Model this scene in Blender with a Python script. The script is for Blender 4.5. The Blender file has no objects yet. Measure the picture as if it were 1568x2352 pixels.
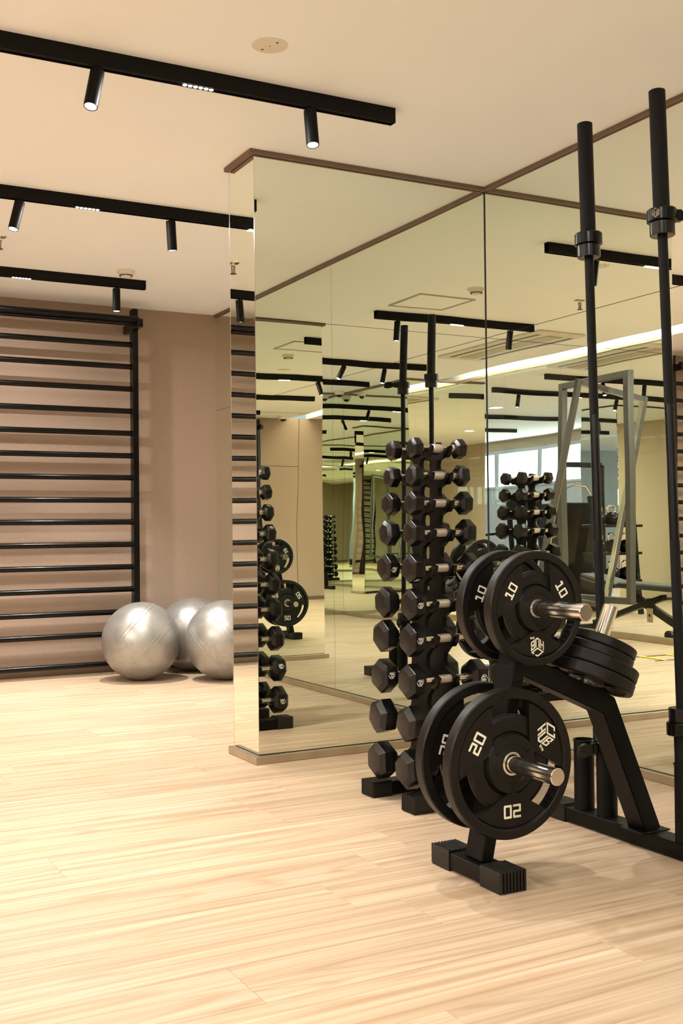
import bpy, bmesh, math, random
from mathutils import Vector, Matrix, Euler

random.seed(7)
PI = math.pi
R = math.radians
SC = bpy.context.scene
COL = SC.collection

# ------------------------------------------------------------------ camera
CAM_H = 0.991
FPX = 2558.84
yaw, pitch, roll = 0.4917, 0.0172, -0.0107
cam_d = bpy.data.cameras.new('camera')
cam = bpy.data.objects.new('camera', cam_d)
COL.objects.link(cam)
SC.camera = cam
fw = Vector((math.sin(yaw) * math.cos(pitch), math.cos(yaw) * math.cos(pitch), math.sin(pitch)))
rt = Vector((math.cos(yaw), -math.sin(yaw), 0))
up = rt.cross(fw)
r2 = rt * math.cos(roll) + up * math.sin(roll)
u2 = -rt * math.sin(roll) + up * math.cos(roll)
cam.matrix_world = Matrix(((r2.x, u2.x, -fw.x, 0), (r2.y, u2.y, -fw.y, 0), (r2.z, u2.z, -fw.z, CAM_H), (0, 0, 0, 1)))
cam_d.sensor_fit = 'VERTICAL'
cam_d.sensor_height = 36.0
cam_d.lens = FPX / 2352 * 36.0
cam_d.clip_start = 0.02
cam_d.clip_end = 100

# ------------------------------------------------------------------ world, exposure, integrator
world = bpy.data.worlds.new('world')
SC.world = world
world.use_nodes = True
world.node_tree.nodes['Background'].inputs[0].default_value = (0.75, 0.85, 1.0, 1)
world.node_tree.nodes['Background'].inputs[1].default_value = 0.6
SC.view_settings.view_transform = 'Standard'
SC.view_settings.look = 'None'
SC.view_settings.gamma = 1
SC.view_settings.use_curve_mapping = False
SC.view_settings.exposure = 0.50
cy = SC.cycles
cy.max_bounces = 12
cy.diffuse_bounces = 4
cy.glossy_bounces = 9
cy.transmission_bounces = 6
cy.transparent_max_bounces = 10
cy.caustics_reflective = True
cy.caustics_refractive = False
cy.blur_glossy = 0.6
cy.sample_clamp_indirect = 3.0
cy.use_adaptive_sampling = True
cy.adaptive_threshold = 0.02
cy.use_denoising = True
try:
    cy.denoiser = 'OPENIMAGEDENOISE'
except Exception:
    pass

WARM = (1.0, 0.975, 0.95)
DAY = (0.80, 0.90, 1.0)
SPOT_W = 60.0
LIN_W = 15.0


def area_light(name, loc, rot, sx, sy, power, color):
    l = bpy.data.lights.new(name, 'AREA')
    l.shape = 'RECTANGLE'
    l.size = sx
    l.size_y = sy
    l.energy = power
    l.color = color
    o = bpy.data.objects.new(name, l)
    COL.objects.link(o)
    o.location = loc
    o.rotation_euler = rot
    return o


# room numbers (metres)
H = 2.64      # ceiling
W = 3.157     # mirrored right wall
CF = 4.39     # column front face
CL = 1.939    # column left face
CB = 4.667    # column back face
B = 7.883     # back wall
XL = -6.0     # far left wall
YR = -3.0     # mirrored rear wall of the free-weight area
YF = -9.6     # far rear wall

# daylight enters through the emissive panes of window_1 (built below)


# ------------------------------------------------------------------ materials
MATS = {}


def mat(name, color, rough=0.5, metal=0.0, spec=0.5, noise=None, bump=None, coat=0.0, emit=None, estr=0.0):
    """noise = (scale, amount); bump = (scale, strength)"""
    if name in MATS:
        return MATS[name]
    m = bpy.data.materials.new(name)
    m.use_nodes = True
    nt = m.node_tree
    b = nt.nodes['Principled BSDF']
    b.inputs['Base Color'].default_value = (*color, 1)
    b.inputs['Roughness'].default_value = rough
    b.inputs['Metallic'].default_value = metal
    b.inputs['Specular IOR Level'].default_value = spec
    b.inputs['Coat Weight'].default_value = coat
    if emit:
        b.inputs['Emission Color'].default_value = (*emit, 1)
        b.inputs['Emission Strength'].default_value = estr
    tc = nt.nodes.new('ShaderNodeTexCoord')
    if noise:
        n = nt.nodes.new('ShaderNodeTexNoise')
        n.inputs['Scale'].default_value = noise[0]
        n.inputs['Detail'].default_value = 4
        nt.links.new(tc.outputs['Object'], n.inputs['Vector'])
        r = nt.nodes.new('ShaderNodeValToRGB')
        a = noise[1]
        r.color_ramp.elements[0].position = 0.3
        r.color_ramp.elements[1].position = 0.7
        r.color_ramp.elements[0].color = (*[max(0, c * (1 - a)) for c in color], 1)
        r.color_ramp.elements[1].color = (*[min(1, c * (1 + a)) for c in color], 1)
        nt.links.new(n.outputs['Fac'], r.inputs['Fac'])
        nt.links.new(r.outputs['Color'], b.inputs['Base Color'])
    if bump:
        n = nt.nodes.new('ShaderNodeTexNoise')
        n.inputs['Scale'].default_value = bump[0]
        n.inputs['Detail'].default_value = 3
        nt.links.new(tc.outputs['Object'], n.inputs['Vector'])
        bp = nt.nodes.new('ShaderNodeBump')
        bp.inputs['Strength'].default_value = bump[1]
        bp.inputs['Distance'].default_value = 0.002
        nt.links.new(n.outputs['Fac'], bp.inputs['Height'])
        nt.links.new(bp.outputs['Normal'], b.inputs['Normal'])
    MATS[name] = m
    return m


def mirror_mat():
    m = bpy.data.materials.new('mirror_glass')
    m.use_nodes = True
    nt = m.node_tree
    nt.nodes.clear()
    out = nt.nodes.new('ShaderNodeOutputMaterial')
    g = nt.nodes.new('ShaderNodeBsdfGlossy')
    g.inputs['Color'].default_value = (0.915, 0.955, 0.87, 1)
    g.inputs['Roughness'].default_value = 0.0
    # large panes of silvered glass are never quite flat
    ge = nt.nodes.new('ShaderNodeNewGeometry')
    mp = nt.nodes.new('ShaderNodeMapping')
    mp.inputs['Scale'].default_value = (1.0, 1.0, 0.8)
    n = nt.nodes.new('ShaderNodeTexNoise')
    n.inputs['Scale'].default_value = 1.7
    n.inputs['Detail'].default_value = 0.5
    bp = nt.nodes.new('ShaderNodeBump')
    bp.inputs['Strength'].default_value = 1.0
    bp.inputs['Distance'].default_value = 0.0011
    nt.links.new(ge.outputs['Position'], mp.inputs['Vector'])
    nt.links.new(mp.outputs['Vector'], n.inputs['Vector'])
    nt.links.new(n.outputs['Fac'], bp.inputs['Height'])
    nt.links.new(bp.outputs['Normal'], g.inputs['Normal'])
    nt.links.new(g.outputs['BSDF'], out.inputs['Surface'])
    return m


def glass_mat():
    m = bpy.data.materials.new('clear_glass')
    m.use_nodes = True
    nt = m.node_tree
    nt.nodes.clear()
    out = nt.nodes.new('ShaderNodeOutputMaterial')
    mix = nt.nodes.new('ShaderNodeMixShader')
    tr = nt.nodes.new('ShaderNodeBsdfTransparent')
    tr.inputs['Color'].default_value = (0.95, 0.97, 0.95, 1)
    gl = nt.nodes.new('ShaderNodeBsdfGlossy')
    gl.inputs['Roughness'].default_value = 0.0
    fr = nt.nodes.new('ShaderNodeFresnel')
    fr.inputs['IOR'].default_value = 1.35
    # only the outer side of each surface reflects
    ge = nt.nodes.new('ShaderNodeNewGeometry')
    iv = nt.nodes.new('ShaderNodeMath'); iv.operation = 'SUBTRACT'; iv.inputs[0].default_value = 1.0
    mu = nt.nodes.new('ShaderNodeMath'); mu.operation = 'MULTIPLY'; mu.use_clamp = True
    nt.links.new(ge.outputs['Backfacing'], iv.inputs[1])
    nt.links.new(fr.outputs['Fac'], mu.inputs[0]); nt.links.new(iv.outputs[0], mu.inputs[1])
    nt.links.new(mu.outputs[0], mix.inputs['Fac'])
    nt.links.new(tr.outputs['BSDF'], mix.inputs[1])
    nt.links.new(gl.outputs['BSDF'], mix.inputs[2])
    nt.links.new(mix.outputs['Shader'], out.inputs['Surface'])
    return m


def wood_mat(name='floor_oak'):
    m = bpy.data.materials.new(name)
    m.use_nodes = True
    nt = m.node_tree
    L = nt.links.new
    b = nt.nodes['Principled BSDF']
    b.inputs['Roughness'].default_value = 0.42
    b.inputs['Specular IOR Level'].default_value = 0.35
    tc = nt.nodes.new('ShaderNodeTexCoord')
    oi = nt.nodes.new('ShaderNodeObjectInfo')
    ml = nt.nodes.new('ShaderNodeMath'); ml.operation = 'MULTIPLY'; ml.inputs[1].default_value = 37.0
    L(oi.outputs['Random'], ml.inputs[0])
    cx = nt.nodes.new('ShaderNodeCombineXYZ')
    L(ml.outputs[0], cx.inputs[0]); L(ml.outputs[0], cx.inputs[1])
    ad = nt.nodes.new('ShaderNodeVectorMath'); ad.operation = 'ADD'
    L(tc.outputs['Object'], ad.inputs[0]); L(cx.outputs[0], ad.inputs[1])

    def mapped(sx, sy):
        mp = nt.nodes.new('ShaderNodeMapping')
        mp.inputs['Scale'].default_value = (sx, sy, 1)
        L(ad.outputs[0], mp.inputs['Vector'])
        return mp

    # cathedral figure: contour lines of a stretched noise
    n1 = nt.nodes.new('ShaderNodeTexNoise'); n1.inputs['Scale'].default_value = 1.0; n1.inputs['Detail'].default_value = 1.2
    L(mapped(0.42, 5.2).outputs[0], n1.inputs['Vector'])
    k = nt.nodes.new('ShaderNodeMath'); k.operation = 'MULTIPLY'; k.inputs[1].default_value = 80
    L(n1.outputs['Fac'], k.inputs[0])
    s = nt.nodes.new('ShaderNodeMath'); s.operation = 'SINE'
    L(k.outputs[0], s.inputs[0])
    p = nt.nodes.new('ShaderNodeMath'); p.operation = 'MULTIPLY_ADD'; p.inputs[1].default_value = 0.5; p.inputs[2].default_value = 0.5
    L(s.outputs[0], p.inputs[0])
    pw = nt.nodes.new('ShaderNodeMath'); pw.operation = 'POWER'; pw.inputs[1].default_value = 5.0
    L(p.outputs[0], pw.inputs[0])
    # fine fibres
    n2 = nt.nodes.new('ShaderNodeTexNoise'); n2.inputs['Scale'].default_value = 1.0; n2.inputs['Detail'].default_value = 5
    L(mapped(1.1, 75).outputs[0], n2.inputs['Vector'])
    # broad streaks
    n3 = nt.nodes.new('ShaderNodeTexNoise'); n3.inputs['Scale'].default_value = 1.0; n3.inputs['Detail'].default_value = 3
    L(mapped(0.45, 24).outputs[0], n3.inputs['Vector'])
    r1 = nt.nodes.new('ShaderNodeValToRGB')
    r1.color_ramp.elements[0].position = 0.28; r1.color_ramp.elements[0].color = (0.395, 0.284, 0.183, 1)
    r1.color_ramp.elements[1].position = 0.72; r1.color_ramp.elements[1].color = (0.535, 0.415, 0.298, 1)
    L(n3.outputs['Fac'], r1.inputs['Fac'])
    mx = nt.nodes.new('ShaderNodeMixRGB'); mx.blend_type = 'MULTIPLY'
    mf = nt.nodes.new('ShaderNodeMath'); mf.operation = 'MULTIPLY'; mf.inputs[1].default_value = 0.36
    L(pw.outputs[0], mf.inputs[0]); L(mf.outputs[0], mx.inputs[0])
    L(r1.outputs['Color'], mx.inputs[1]); mx.inputs[2].default_value = (0.64, 0.51, 0.35, 1)
    r2_ = nt.nodes.new('ShaderNodeValToRGB')
    r2_.color_ramp.elements[0].position = 0.3; r2_.color_ramp.elements[0].color = (0.74, 0.66, 0.57, 1)
    r2_.color_ramp.elements[1].position = 0.62; r2_.color_ramp.elements[1].color = (1, 1, 1, 1)
    L(n2.outputs['Fac'], r2_.inputs['Fac'])
    m2 = nt.nodes.new('ShaderNodeMixRGB'); m2.blend_type = 'MULTIPLY'; m2.inputs[0].default_value = 0.8
    L(mx.outputs[0], m2.inputs[1]); L(r2_.outputs[0], m2.inputs[2])
    # plank to plank tone
    hs = nt.nodes.new('ShaderNodeHueSaturation')
    vv = nt.nodes.new('ShaderNodeMapRange'); vv.inputs[3].default_value = 0.93; vv.inputs[4].default_value = 1.05
    L(oi.outputs['Random'], vv.inputs[0]); L(vv.outputs[0], hs.inputs['Value'])
    L(m2.outputs[0], hs.inputs['Color'])
    L(hs.outputs[0], b.inputs['Base Color'])
    return m


M_MIRROR = mirror_mat()
M_GLASS = glass_mat()
M_WOOD = wood_mat()
M_CEIL = mat('ceiling_paint', (0.90, 0.915, 0.93), 0.9, spec=0.1, noise=(1.5, 0.012))
M_WALL = mat('tan_wallcovering', (0.34, 0.245, 0.182), 0.85, spec=0.15, noise=(60, 0.05), bump=(420, 0.35))
M_WALL2 = mat('beige_wall', (0.44, 0.34, 0.24), 0.85, spec=0.15, noise=(40, 0.04))
M_TRIM = mat('brown_trim', (0.17, 0.105, 0.075), 0.5, noise=(6, 0.06))
M_BASE = mat('bronze_aluminium', (0.46, 0.38, 0.27), 0.32, 0.8, noise=(9, 0.08))
M_BLACK = mat('black_powder_coat', (0.0028, 0.0023, 0.0019), 0.42, spec=0.17, noise=(30, 0.2), bump=(900, 0.25))
M_SATIN = mat('black_satin_paint', (0.002, 0.0018, 0.0016), 0.24, spec=0.25, noise=(12, 0.2))
M_TRACK = mat('track_black', (0.004, 0.0032, 0.0026), 0.5, spec=0.15, noise=(15, 0.15))
M_RUBBER = mat('black_rubber', (0.006, 0.005, 0.0045), 0.25, spec=0.38, noise=(25, 0.22), bump=(350, 0.22))
M_URETH = mat('black_urethane', (0.0075, 0.0058, 0.0047), 0.37, spec=0.26, noise=(14, 0.18), bump=(500, 0.18))
M_CAP = mat('ribbed_rubber_cap', (0.005, 0.0042, 0.0038), 0.34, spec=0.4, noise=(40, 0.3))
M_CHROME = mat('chrome', (0.82, 0.78, 0.73), 0.15, 1.0, noise=(7, 0.06))
M_KNURL = mat('knurled_chrome', (0.74, 0.68, 0.61), 0.36, 1.0, noise=(500, 0.10), bump=(1500, 0.4))
M_CREAM = mat('cream_print', (0.83, 0.77, 0.62), 0.6, noise=(30, 0.03))
M_WHITEP = mat('white_print', (0.80, 0.78, 0.74), 0.6, noise=(30, 0.03))
M_BARK = mat('black_oxide_knurl', (0.004, 0.0033, 0.003), 0.5, spec=0.18, noise=(300, 0.3), bump=(1400, 0.5))
M_BARS = mat('black_oxide_smooth', (0.0045, 0.0042, 0.005), 0.2, spec=0.4, noise=(20, 0.1))
M_WPLAST = mat('white_plastic', (0.72, 0.66, 0.55), 0.45, noise=(20, 0.02))
M_DARK = mat('dark_gap', (0.02, 0.018, 0.015), 0.8, noise=(20, 0.1))
M_LAMP = mat('lamp_glow', (1, 1, 1), 0.5, emit=(1.0, 0.96, 0.9), estr=14.0, noise=(5, 0.0))
M_COVE = mat('cove_glow', (1, 0.9, 0.75), 0.6, emit=(1.0, 0.84, 0.62), estr=2.2, noise=(5, 0.0))
M_WIN = mat('window_daylight', (0.9, 0.95, 1), 0.5, emit=(0.86, 0.93, 1.0), estr=9.0, noise=(1.2, 0.02))
M_GREY = mat('grey_frame_paint', (0.07, 0.062, 0.053), 0.45, metal=0.0, noise=(9, 0.06))
M_SILVER = mat('silver_edge', (0.78, 0.76, 0.73), 0.16, 1.0, noise=(9, 0.05))
M_VINYL = mat('black_vinyl', (0.02, 0.02, 0.022), 0.35, noise=(25, 0.2), bump=(200, 0.2))
M_YEL = mat('yellow_strap', (0.80, 0.62, 0.05), 0.6, noise=(20, 0.1))
M_COOL = mat('cool_grey_paint', (0.46, 0.48, 0.52), 0.7, noise=(5, 0.05))


def ball_mat():
    m = mat('silver_pvc', (0.38, 0.365, 0.335), 0.36, 0.65, 0.5)
    nt = m.node_tree
    b = nt.nodes['Principled BSDF']
    tc = nt.nodes.new('ShaderNodeTexCoord')
    n = nt.nodes.new('ShaderNodeTexNoise'); n.inputs['Scale'].default_value = 9; n.inputs['Detail'].default_value = 8
    n.inputs['Roughness'].default_value = 0.7; n.inputs['Distortion'].default_value = 1.2
    nt.links.new(tc.outputs['Object'], n.inputs['Vector'])
    r = nt.nodes.new('ShaderNodeValToRGB')
    r.color_ramp.elements[0].position = 0.33; r.color_ramp.elements[0].color = (0.30, 0.285, 0.26, 1)
    r.color_ramp.elements[1].position = 0.52; r.color_ramp.elements[1].color = (0.37, 0.355, 0.325, 1)
    nt.links.new(n.outputs['Fac'], r.inputs['Fac'])
    nt.links.new(r.outputs['Color'], b.inputs['Base Color'])
    n2 = nt.nodes.new('ShaderNodeTexNoise'); n2.inputs['Scale'].default_value = 14; n2.inputs['Detail'].default_value = 6
    nt.links.new(tc.outputs['Object'], n2.inputs['Vector'])
    mr = nt.nodes.new('ShaderNodeMapRange'); mr.inputs[3].default_value = 0.26; mr.inputs[4].default_value = 0.5
    nt.links.new(n2.outputs['Fac'], mr.inputs[0]); nt.links.new(mr.outputs[0], b.inputs['Roughness'])
    bp = nt.nodes.new('ShaderNodeBump'); bp.inputs['Strength'].default_value = 0.35; bp.inputs['Distance'].default_value = 0.003
    nt.links.new(n2.outputs['Fac'], bp.inputs['Height']); nt.links.new(bp.outputs['Normal'], b.inputs['Normal'])
    return m


M_BALL = ball_mat()


# ------------------------------------------------------------------ mesh helpers
class MB:
    """collects shapes and links them as one mesh object"""

    def __init__(self):
        self.bm = bmesh.new()

    def box(self, x0, x1, y0, y1, z0, z1, bevel=0.0, mtx=None, seg=1):
        c = ((x0 + x1) / 2, (y0 + y1) / 2, (z0 + z1) / 2)
        t = Matrix.Translation(c) @ Matrix.Diagonal((abs(x1 - x0), abs(y1 - y0), abs(z1 - z0), 1))
        r = bmesh.ops.create_cube(self.bm, size=1.0, matrix=t)
        vs = r['verts']
        if bevel:
            es = list({e for v in vs for e in v.link_edges})
            rr = bmesh.ops.bevel(self.bm, geom=es, offset=bevel, segments=seg, affect='EDGES', profile=0.6)
            vs = list({v for f in rr['faces'] for v in f.verts} | {v for v in vs if v.is_valid})
        if mtx is not None:
            bmesh.ops.transform(self.bm, matrix=mtx, verts=[v for v in vs if v.is_valid])
        return self

    def beam(self, p0, p1, wx, wy, bevel=0.0, side=None):
        """box beam from p0 to p1; side = direction along which wy is measured"""
        p0, p1 = Vector(p0), Vector(p1)
        d = p1 - p0
        z = d.normalized()
        s = Vector(side) if side else Vector((0, 1, 0))
        if abs(s.dot(z)) > 0.95:
            s = Vector((1, 0, 0))
        x = s.cross(z).normalized()
        y = z.cross(x)
        mm = Matrix(((x.x, y.x, z.x, p0.x), (x.y, y.y, z.y, p0.y), (x.z, y.z, z.z, p0.z), (0, 0, 0, 1)))
        return self.box(-wx / 2, wx / 2, -wy / 2, wy / 2, 0, d.length, bevel, mm)

    def lathe(self, p0, axis, prof, n=32, close=True):
        """prof = [(s, r)...] measured along axis from p0"""
        p0, axis = Vector(p0), Vector(axis).normalized()
        t = Vector((0, 0, 1)) if abs(axis.z) < 0.9 else Vector((1, 0, 0))
        u = axis.cross(t).normalized()
        v = axis.cross(u)
        rings = []
        for s, r in prof:
            c = p0 + axis * s
            if r < 1e-6:
                rings.append([self.bm.verts.new(c)])
            else:
                rings.append([self.bm.verts.new(c + (u * math.cos(2 * PI * i / n) + v * math.sin(2 * PI * i / n)) * r) for i in range(n)])
        for a, b in zip(rings, rings[1:]):
            for i in range(n):
                j = (i + 1) % n
                if len(a) == 1 and len(b) == 1:
                    continue
                if len(a) == 1:
                    self.bm.faces.new((a[0], b[j], b[i]))
                elif len(b) == 1:
                    self.bm.faces.new((a[i], a[j], b[0]))
                else:
                    self.bm.faces.new((a[i], a[j], b[j], b[i]))
        if close:
            for k, rg in ((0, rings[0]), (1, rings[-1])):
                if len(rg) > 1:
                    self.bm.faces.new(rg[::-1] if k == 0 else rg)
        return self

    def cyl(self, p0, p1, r, n=24, bev=0.0):
        p0, p1 = Vector(p0), Vector(p1)
        L = (p1 - p0).length
        if bev:
            pr = [(0, r - bev), (bev, r), (L - bev, r), (L, r - bev)]
        else:
            pr = [(0, r), (L, r)]
        return self.lathe(p0, p1 - p0, pr, n)

    def tube(self, p0, p1, ro, ri, n=28):
        p0, p1 = Vector(p0), Vector(p1)
        L = (p1 - p0).length
        e = (ro - ri) * 0.35
        return self.lathe(p0, p1 - p0, [(0, ri), (0, ro), (L - e, ro), (L, ro - e), (L, ri), (0.002, ri)], n, close=False)

    def sweep(self, pts, r, n=10):
        pts = [Vector(q) for q in pts]
        rings = []
        prev = None
        for i, q in enumerate(pts):
            d = (pts[min(i + 1, len(pts) - 1)] - pts[max(i - 1, 0)]).normalized()
            t = prev if prev is not None else (Vector((0, 0, 1)) if abs(d.z) < 0.9 else Vector((1, 0, 0)))
            u = (t - d * t.dot(d)).normalized()
            prev = u
            v = d.cross(u)
            rings.append([self.bm.verts.new(q + (u * math.cos(2 * PI * k / n) + v * math.sin(2 * PI * k / n)) * r) for k in range(n)])
        for a, b in zip(rings, rings[1:]):
            for i in range(n):
                j = (i + 1) % n
                self.bm.faces.new((a[i], a[j], b[j], b[i]))
        self.bm.faces.new(rings[0][::-1])
        self.bm.faces.new(rings[-1])
        return self

    def extrude_poly(self, pts, vec):
        """pts: closed 3-D outline, vec: thickness vector"""
        vec = Vector(vec)
        a = [self.bm.verts.new(Vector(q)) for q in pts]
        b = [self.bm.verts.new(Vector(q) + vec) for q in pts]
        n = len(pts)
        self.bm.faces.new(a[::-1])
        self.bm.faces.new(b)
        for i in range(n):
            j = (i + 1) % n
            self.bm.faces.new((a[i], a[j], b[j], b[i]))
        return self

    def mesh(self, name, m, smooth=35):
        bmesh.ops.recalc_face_normals(self.bm, faces=self.bm.faces)
        me = bpy.data.meshes.new(name)
        self.bm.to_mesh(me)
        self.bm.free()
        for k in (m if isinstance(m, (list, tuple)) else [m]):
            me.materials.append(k)
        if smooth:
            me.shade_smooth()
            me.set_sharp_from_angle(angle=R(smooth))
        return me

    def build(self, name, m, parent=None, smooth=35):
        return link(name, self.mesh(name, m, smooth), parent)


def link(name, data, parent=None):
    o = bpy.data.objects.new(name, data)
    COL.objects.link(o)
    if parent is not None:
        o.parent = parent
    return o


def tag(o, label=None, cat=None, group=None, kind=None):
    if label:
        o['label'] = label
    if cat:
        o['category'] = cat
    if group:
        o['group'] = group
    if kind:
        o['kind'] = kind
    return o


def thing(name, label, cat, loc=(0, 0, 0), rot=(0, 0, 0), group=None):
    o = link(name, None)
    o.location = loc
    o.rotation_euler = rot
    o.empty_display_size = 0.05
    return tag(o, label, cat, group)


def kids(o):
    return [c for c in list(bpy.data.objects) if c.parent == o]


def copy_tree(o, children, parent=None):
    c = o.copy()
    COL.objects.link(c)
    c.parent = parent
    for ch in children.get(o.name, []):
        copy_tree(ch, children, c)
    return c


def child_map():
    d = {}
    for q in bpy.data.objects:
        if q.parent:
            d.setdefault(q.parent.name, []).append(q)
    return d


def structure(o, label=None):
    tag(o, label, None, None, 'structure')
    return o


# ------------------------------------------------------------------ lettering (strokes on a plane, 0.4 mm proud)
def quad_strokes(segs, w):
    """flat strokes with rounded joints and square open ends"""
    out = []
    ends = [q for sg in segs for q in sg]
    for (a, b) in segs:
        A, Bv = Vector((*a, 0)), Vector((*b, 0))
        d = (Bv - A).normalized()
        n = Vector((-d.y, d.x, 0)) * w / 2
        A2 = A if ends.count(a) > 1 else A - d * w / 2
        B2 = Bv if ends.count(b) > 1 else Bv + d * w / 2
        out.append([(A2 + n)[:2], (A2 - n)[:2], (B2 - n)[:2], (B2 + n)[:2]])
    for q in {e for e in ends if ends.count(e) > 1}:
        out.append([(q[0] + w / 2 * math.cos(2 * PI * k / 12), q[1] + w / 2 * math.sin(2 * PI * k / 12)) for k in range(12)])
    return out


def poly(pts):
    return list(zip(pts, pts[1:]))


DIG = {
    '0': poly([(0, 0), (0.5, 0), (0.5, 0.75), (0, 0.75), (0, 0)]),
    '1': poly([(0.06, 0.66), (0.06, 0.75), (0.27, 0.75), (0.27, 0)]) + poly([(0.05, 0), (0.49, 0)]),
    '2': poly([(0, 0.75), (0.5, 0.75), (0.5, 0.375), (0, 0.375), (0, 0), (0.5, 0)]),
    '5': poly([(0.5, 0.75), (0, 0.75), (0, 0.375), (0.5, 0.375), (0.5, 0), (0, 0)]),
    'K': poly([(0, 0), (0, 0.75)]) + poly([(0.5, 0.75), (0.05, 0.375), (0.5, 0)]),
    'G': poly([(0.5, 0.75), (0, 0.75), (0, 0), (0.5, 0), (0.5, 0.375), (0.28, 0.375)]),
    'Y': poly([(0, 0.75), (0.25, 0.4), (0.5, 0.75)]) + poly([(0.25, 0.4), (0.25, 0)]),
    'M': poly([(0, 0), (0, 0.75), (0.25, 0.35), (0.5, 0.75), (0.5, 0)]),
}


def text_polys(s, size, w=0.155):
    """centred text; size = digit height in metres"""
    k = size / 0.9
    polys = []
    total = len(s) * 0.76 - 0.26
    for i, c in enumerate(s):
        for q in quad_strokes(DIG[c], w):
            polys.append([((x + i * 0.76 - total / 2) * k, (y - 0.375) * k) for x, y in q])
    return polys


def logo_polys(size, gym=True):
    """isometric block logo: C on the lid, H U B on the two sides; size = full width"""
    s = size / 2
    P = []

    def side(x0, x1, t0, t1):
        xs = [x0] + ([0.0] if x0 < 0 < x1 else []) + [x1]
        up_ = [(x, 0.577 * abs(x) - 1.155 * t0) for x in xs]
        dn = [(x, 0.577 * abs(x) - 1.155 * t1) for x in xs]
        P.append(up_ + dn[::-1])
    g = 0.03
    # H
    side(-1, -0.83, g, 1); side(-0.57, -0.40, g, 1); side(-0.83, -0.57, 0.43, 0.58)
    # U
    side(-0.32, -0.15, g, 0.95); side(0.15, 0.32, g, 0.95)
    P.append([(-0.32, 0.185 - 1.155 * 0.78), (0, -1.155 * 0.80), (0, -1.155), (-0.32, 0.185 - 1.155)])
    P.append([(0.32, 0.185 - 1.155 * 0.78), (0, -1.155 * 0.80), (0, -1.155), (0.32, 0.185 - 1.155)])
    # B
    side(0.40, 0.57, g, 1); side(0.83, 1.0, g, 0.44); side(0.83, 1.0, 0.54, 1); side(0.57, 0.92, g, 0.17)
    side(0.57, 0.86, 0.42, 0.58); side(0.57, 0.92, 0.86, 1)
    # C on the lid
    o = 0.10

    def lid(a, b):
        l, c, t = (-1, 0.577 + o), (0, 0 + o), (0, 1.155 + o)
        return (l[0] + a * (c[0] - l[0]) + b * (t[0] - l[0]), l[1] + a * (c[1] - l[1]) + b * (t[1] - l[1]))

    def lr(a0, a1, b0, b1):
        P.append([lid(a0, b0), lid(a1, b0), lid(a1, b1), lid(a0, b1)])
    lr(0, 1, 0, 0.17); lr(0, 0.17, 0.17, 1); lr(0.83, 1, 0.17, 1); lr(0.17, 0.40, 0.83, 1); lr(0.62, 0.83, 0.83, 1)
    P = [[(x * s, y * s) for x, y in q] for q in P]
    if gym:
        for q in text_polys('GYM', size * 0.13, 0.2):
            P.append([(x + s * 0.78, y - s * 1.12) for x, y in q])
    return P


def flat_mesh(polys, origin, ux, uy, lift, name, m, extra=None):
    """polygons drawn in the plane (ux, uy) through origin"""
    bm = bmesh.new()
    origin, ux, uy = Vector(origin), Vector(ux).normalized(), Vector(uy).normalized()
    nz = ux.cross(uy)
    for k_, q in enumerate(polys):
        # each stroke lies a hair above the last so that overlaps never coincide
        vs = [bm.verts.new(origin + ux * x + uy * y + nz * (lift + k_ * 1.5e-5)) for x, y in q]
        bm.faces.new(vs)
    for f in bm.faces:
        if f.normal.dot(nz) < 0:
            f.normal_flip()
    me = bpy.data.meshes.new(name)
    bm.to_mesh(me)
    bm.free()
    me.materials.append(m)
    return me


# ------------------------------------------------------------------ the setting
# floor: slab + planks running along X
fl = MB(); fl.box(XL - 0.1, W + 0.1, YF - 0.1, B + 0.1, -0.12, -0.012)
floor = structure(fl.build('floor', M_DARK), 'pale oak plank floor of the gym')
PLW, PLL = 0.2145, 1.25
row_end = {13: 1.42, 14: 1.65, 15: 0.59, 16: 0.816, 11: 0.965, 12: 0.30}
PK = {}


def plank_mesh(L):
    key = round(L, 3)
    if key not in PK:
        b = MB()
        b.box(0.0003, L - 0.0003, 0.00025, PLW - 0.00025, -0.011, 0.0, 0.0004)
        PK[key] = b.mesh('plank', M_WOOD, 0)
    return PK[key]


y0 = 2.588 - 13 * PLW + 0.0
count = 0
row = 0
y = y0
rows = []
k = -17
while y0 + k * PLW < B:
    rows.append(k)
    k += 1
for k in rows:
    yy = y0 + k * PLW
    if yy < -3.1 or yy > B:
        continue
    xend = row_end.get(k, None)
    if xend is None:
        xend = random.uniform(0.2, 1.45)
    x = xend
    while x > -0.70:
        x -= PLL
    while x < W:
        L = PLL
        xa = x
        if xa < -0.70:
            L -= (-0.70 - xa)
            xa = -0.70
        if xa + L > W + 0.02:
            L = W + 0.02 - xa
        if L > 0.05:
            # keep lengths on a 5 cm grid so that planks share meshes where they are cut at a wall
            o = link('plank', plank_mesh(L), floor)
            o.location = (xa, yy, 0)
            count += 1
        x += PLL
# beyond the glass the planks are too far to tell apart
b = MB()
b.box(XL, -0.70, YF, B, -0.012, 0.0)
b.box(-0.70, W, YF, -3.1, -0.012, 0.0)
far = b.build('floor_surface', M_WOOD, floor)
tag(far, kind='stuff')

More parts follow.
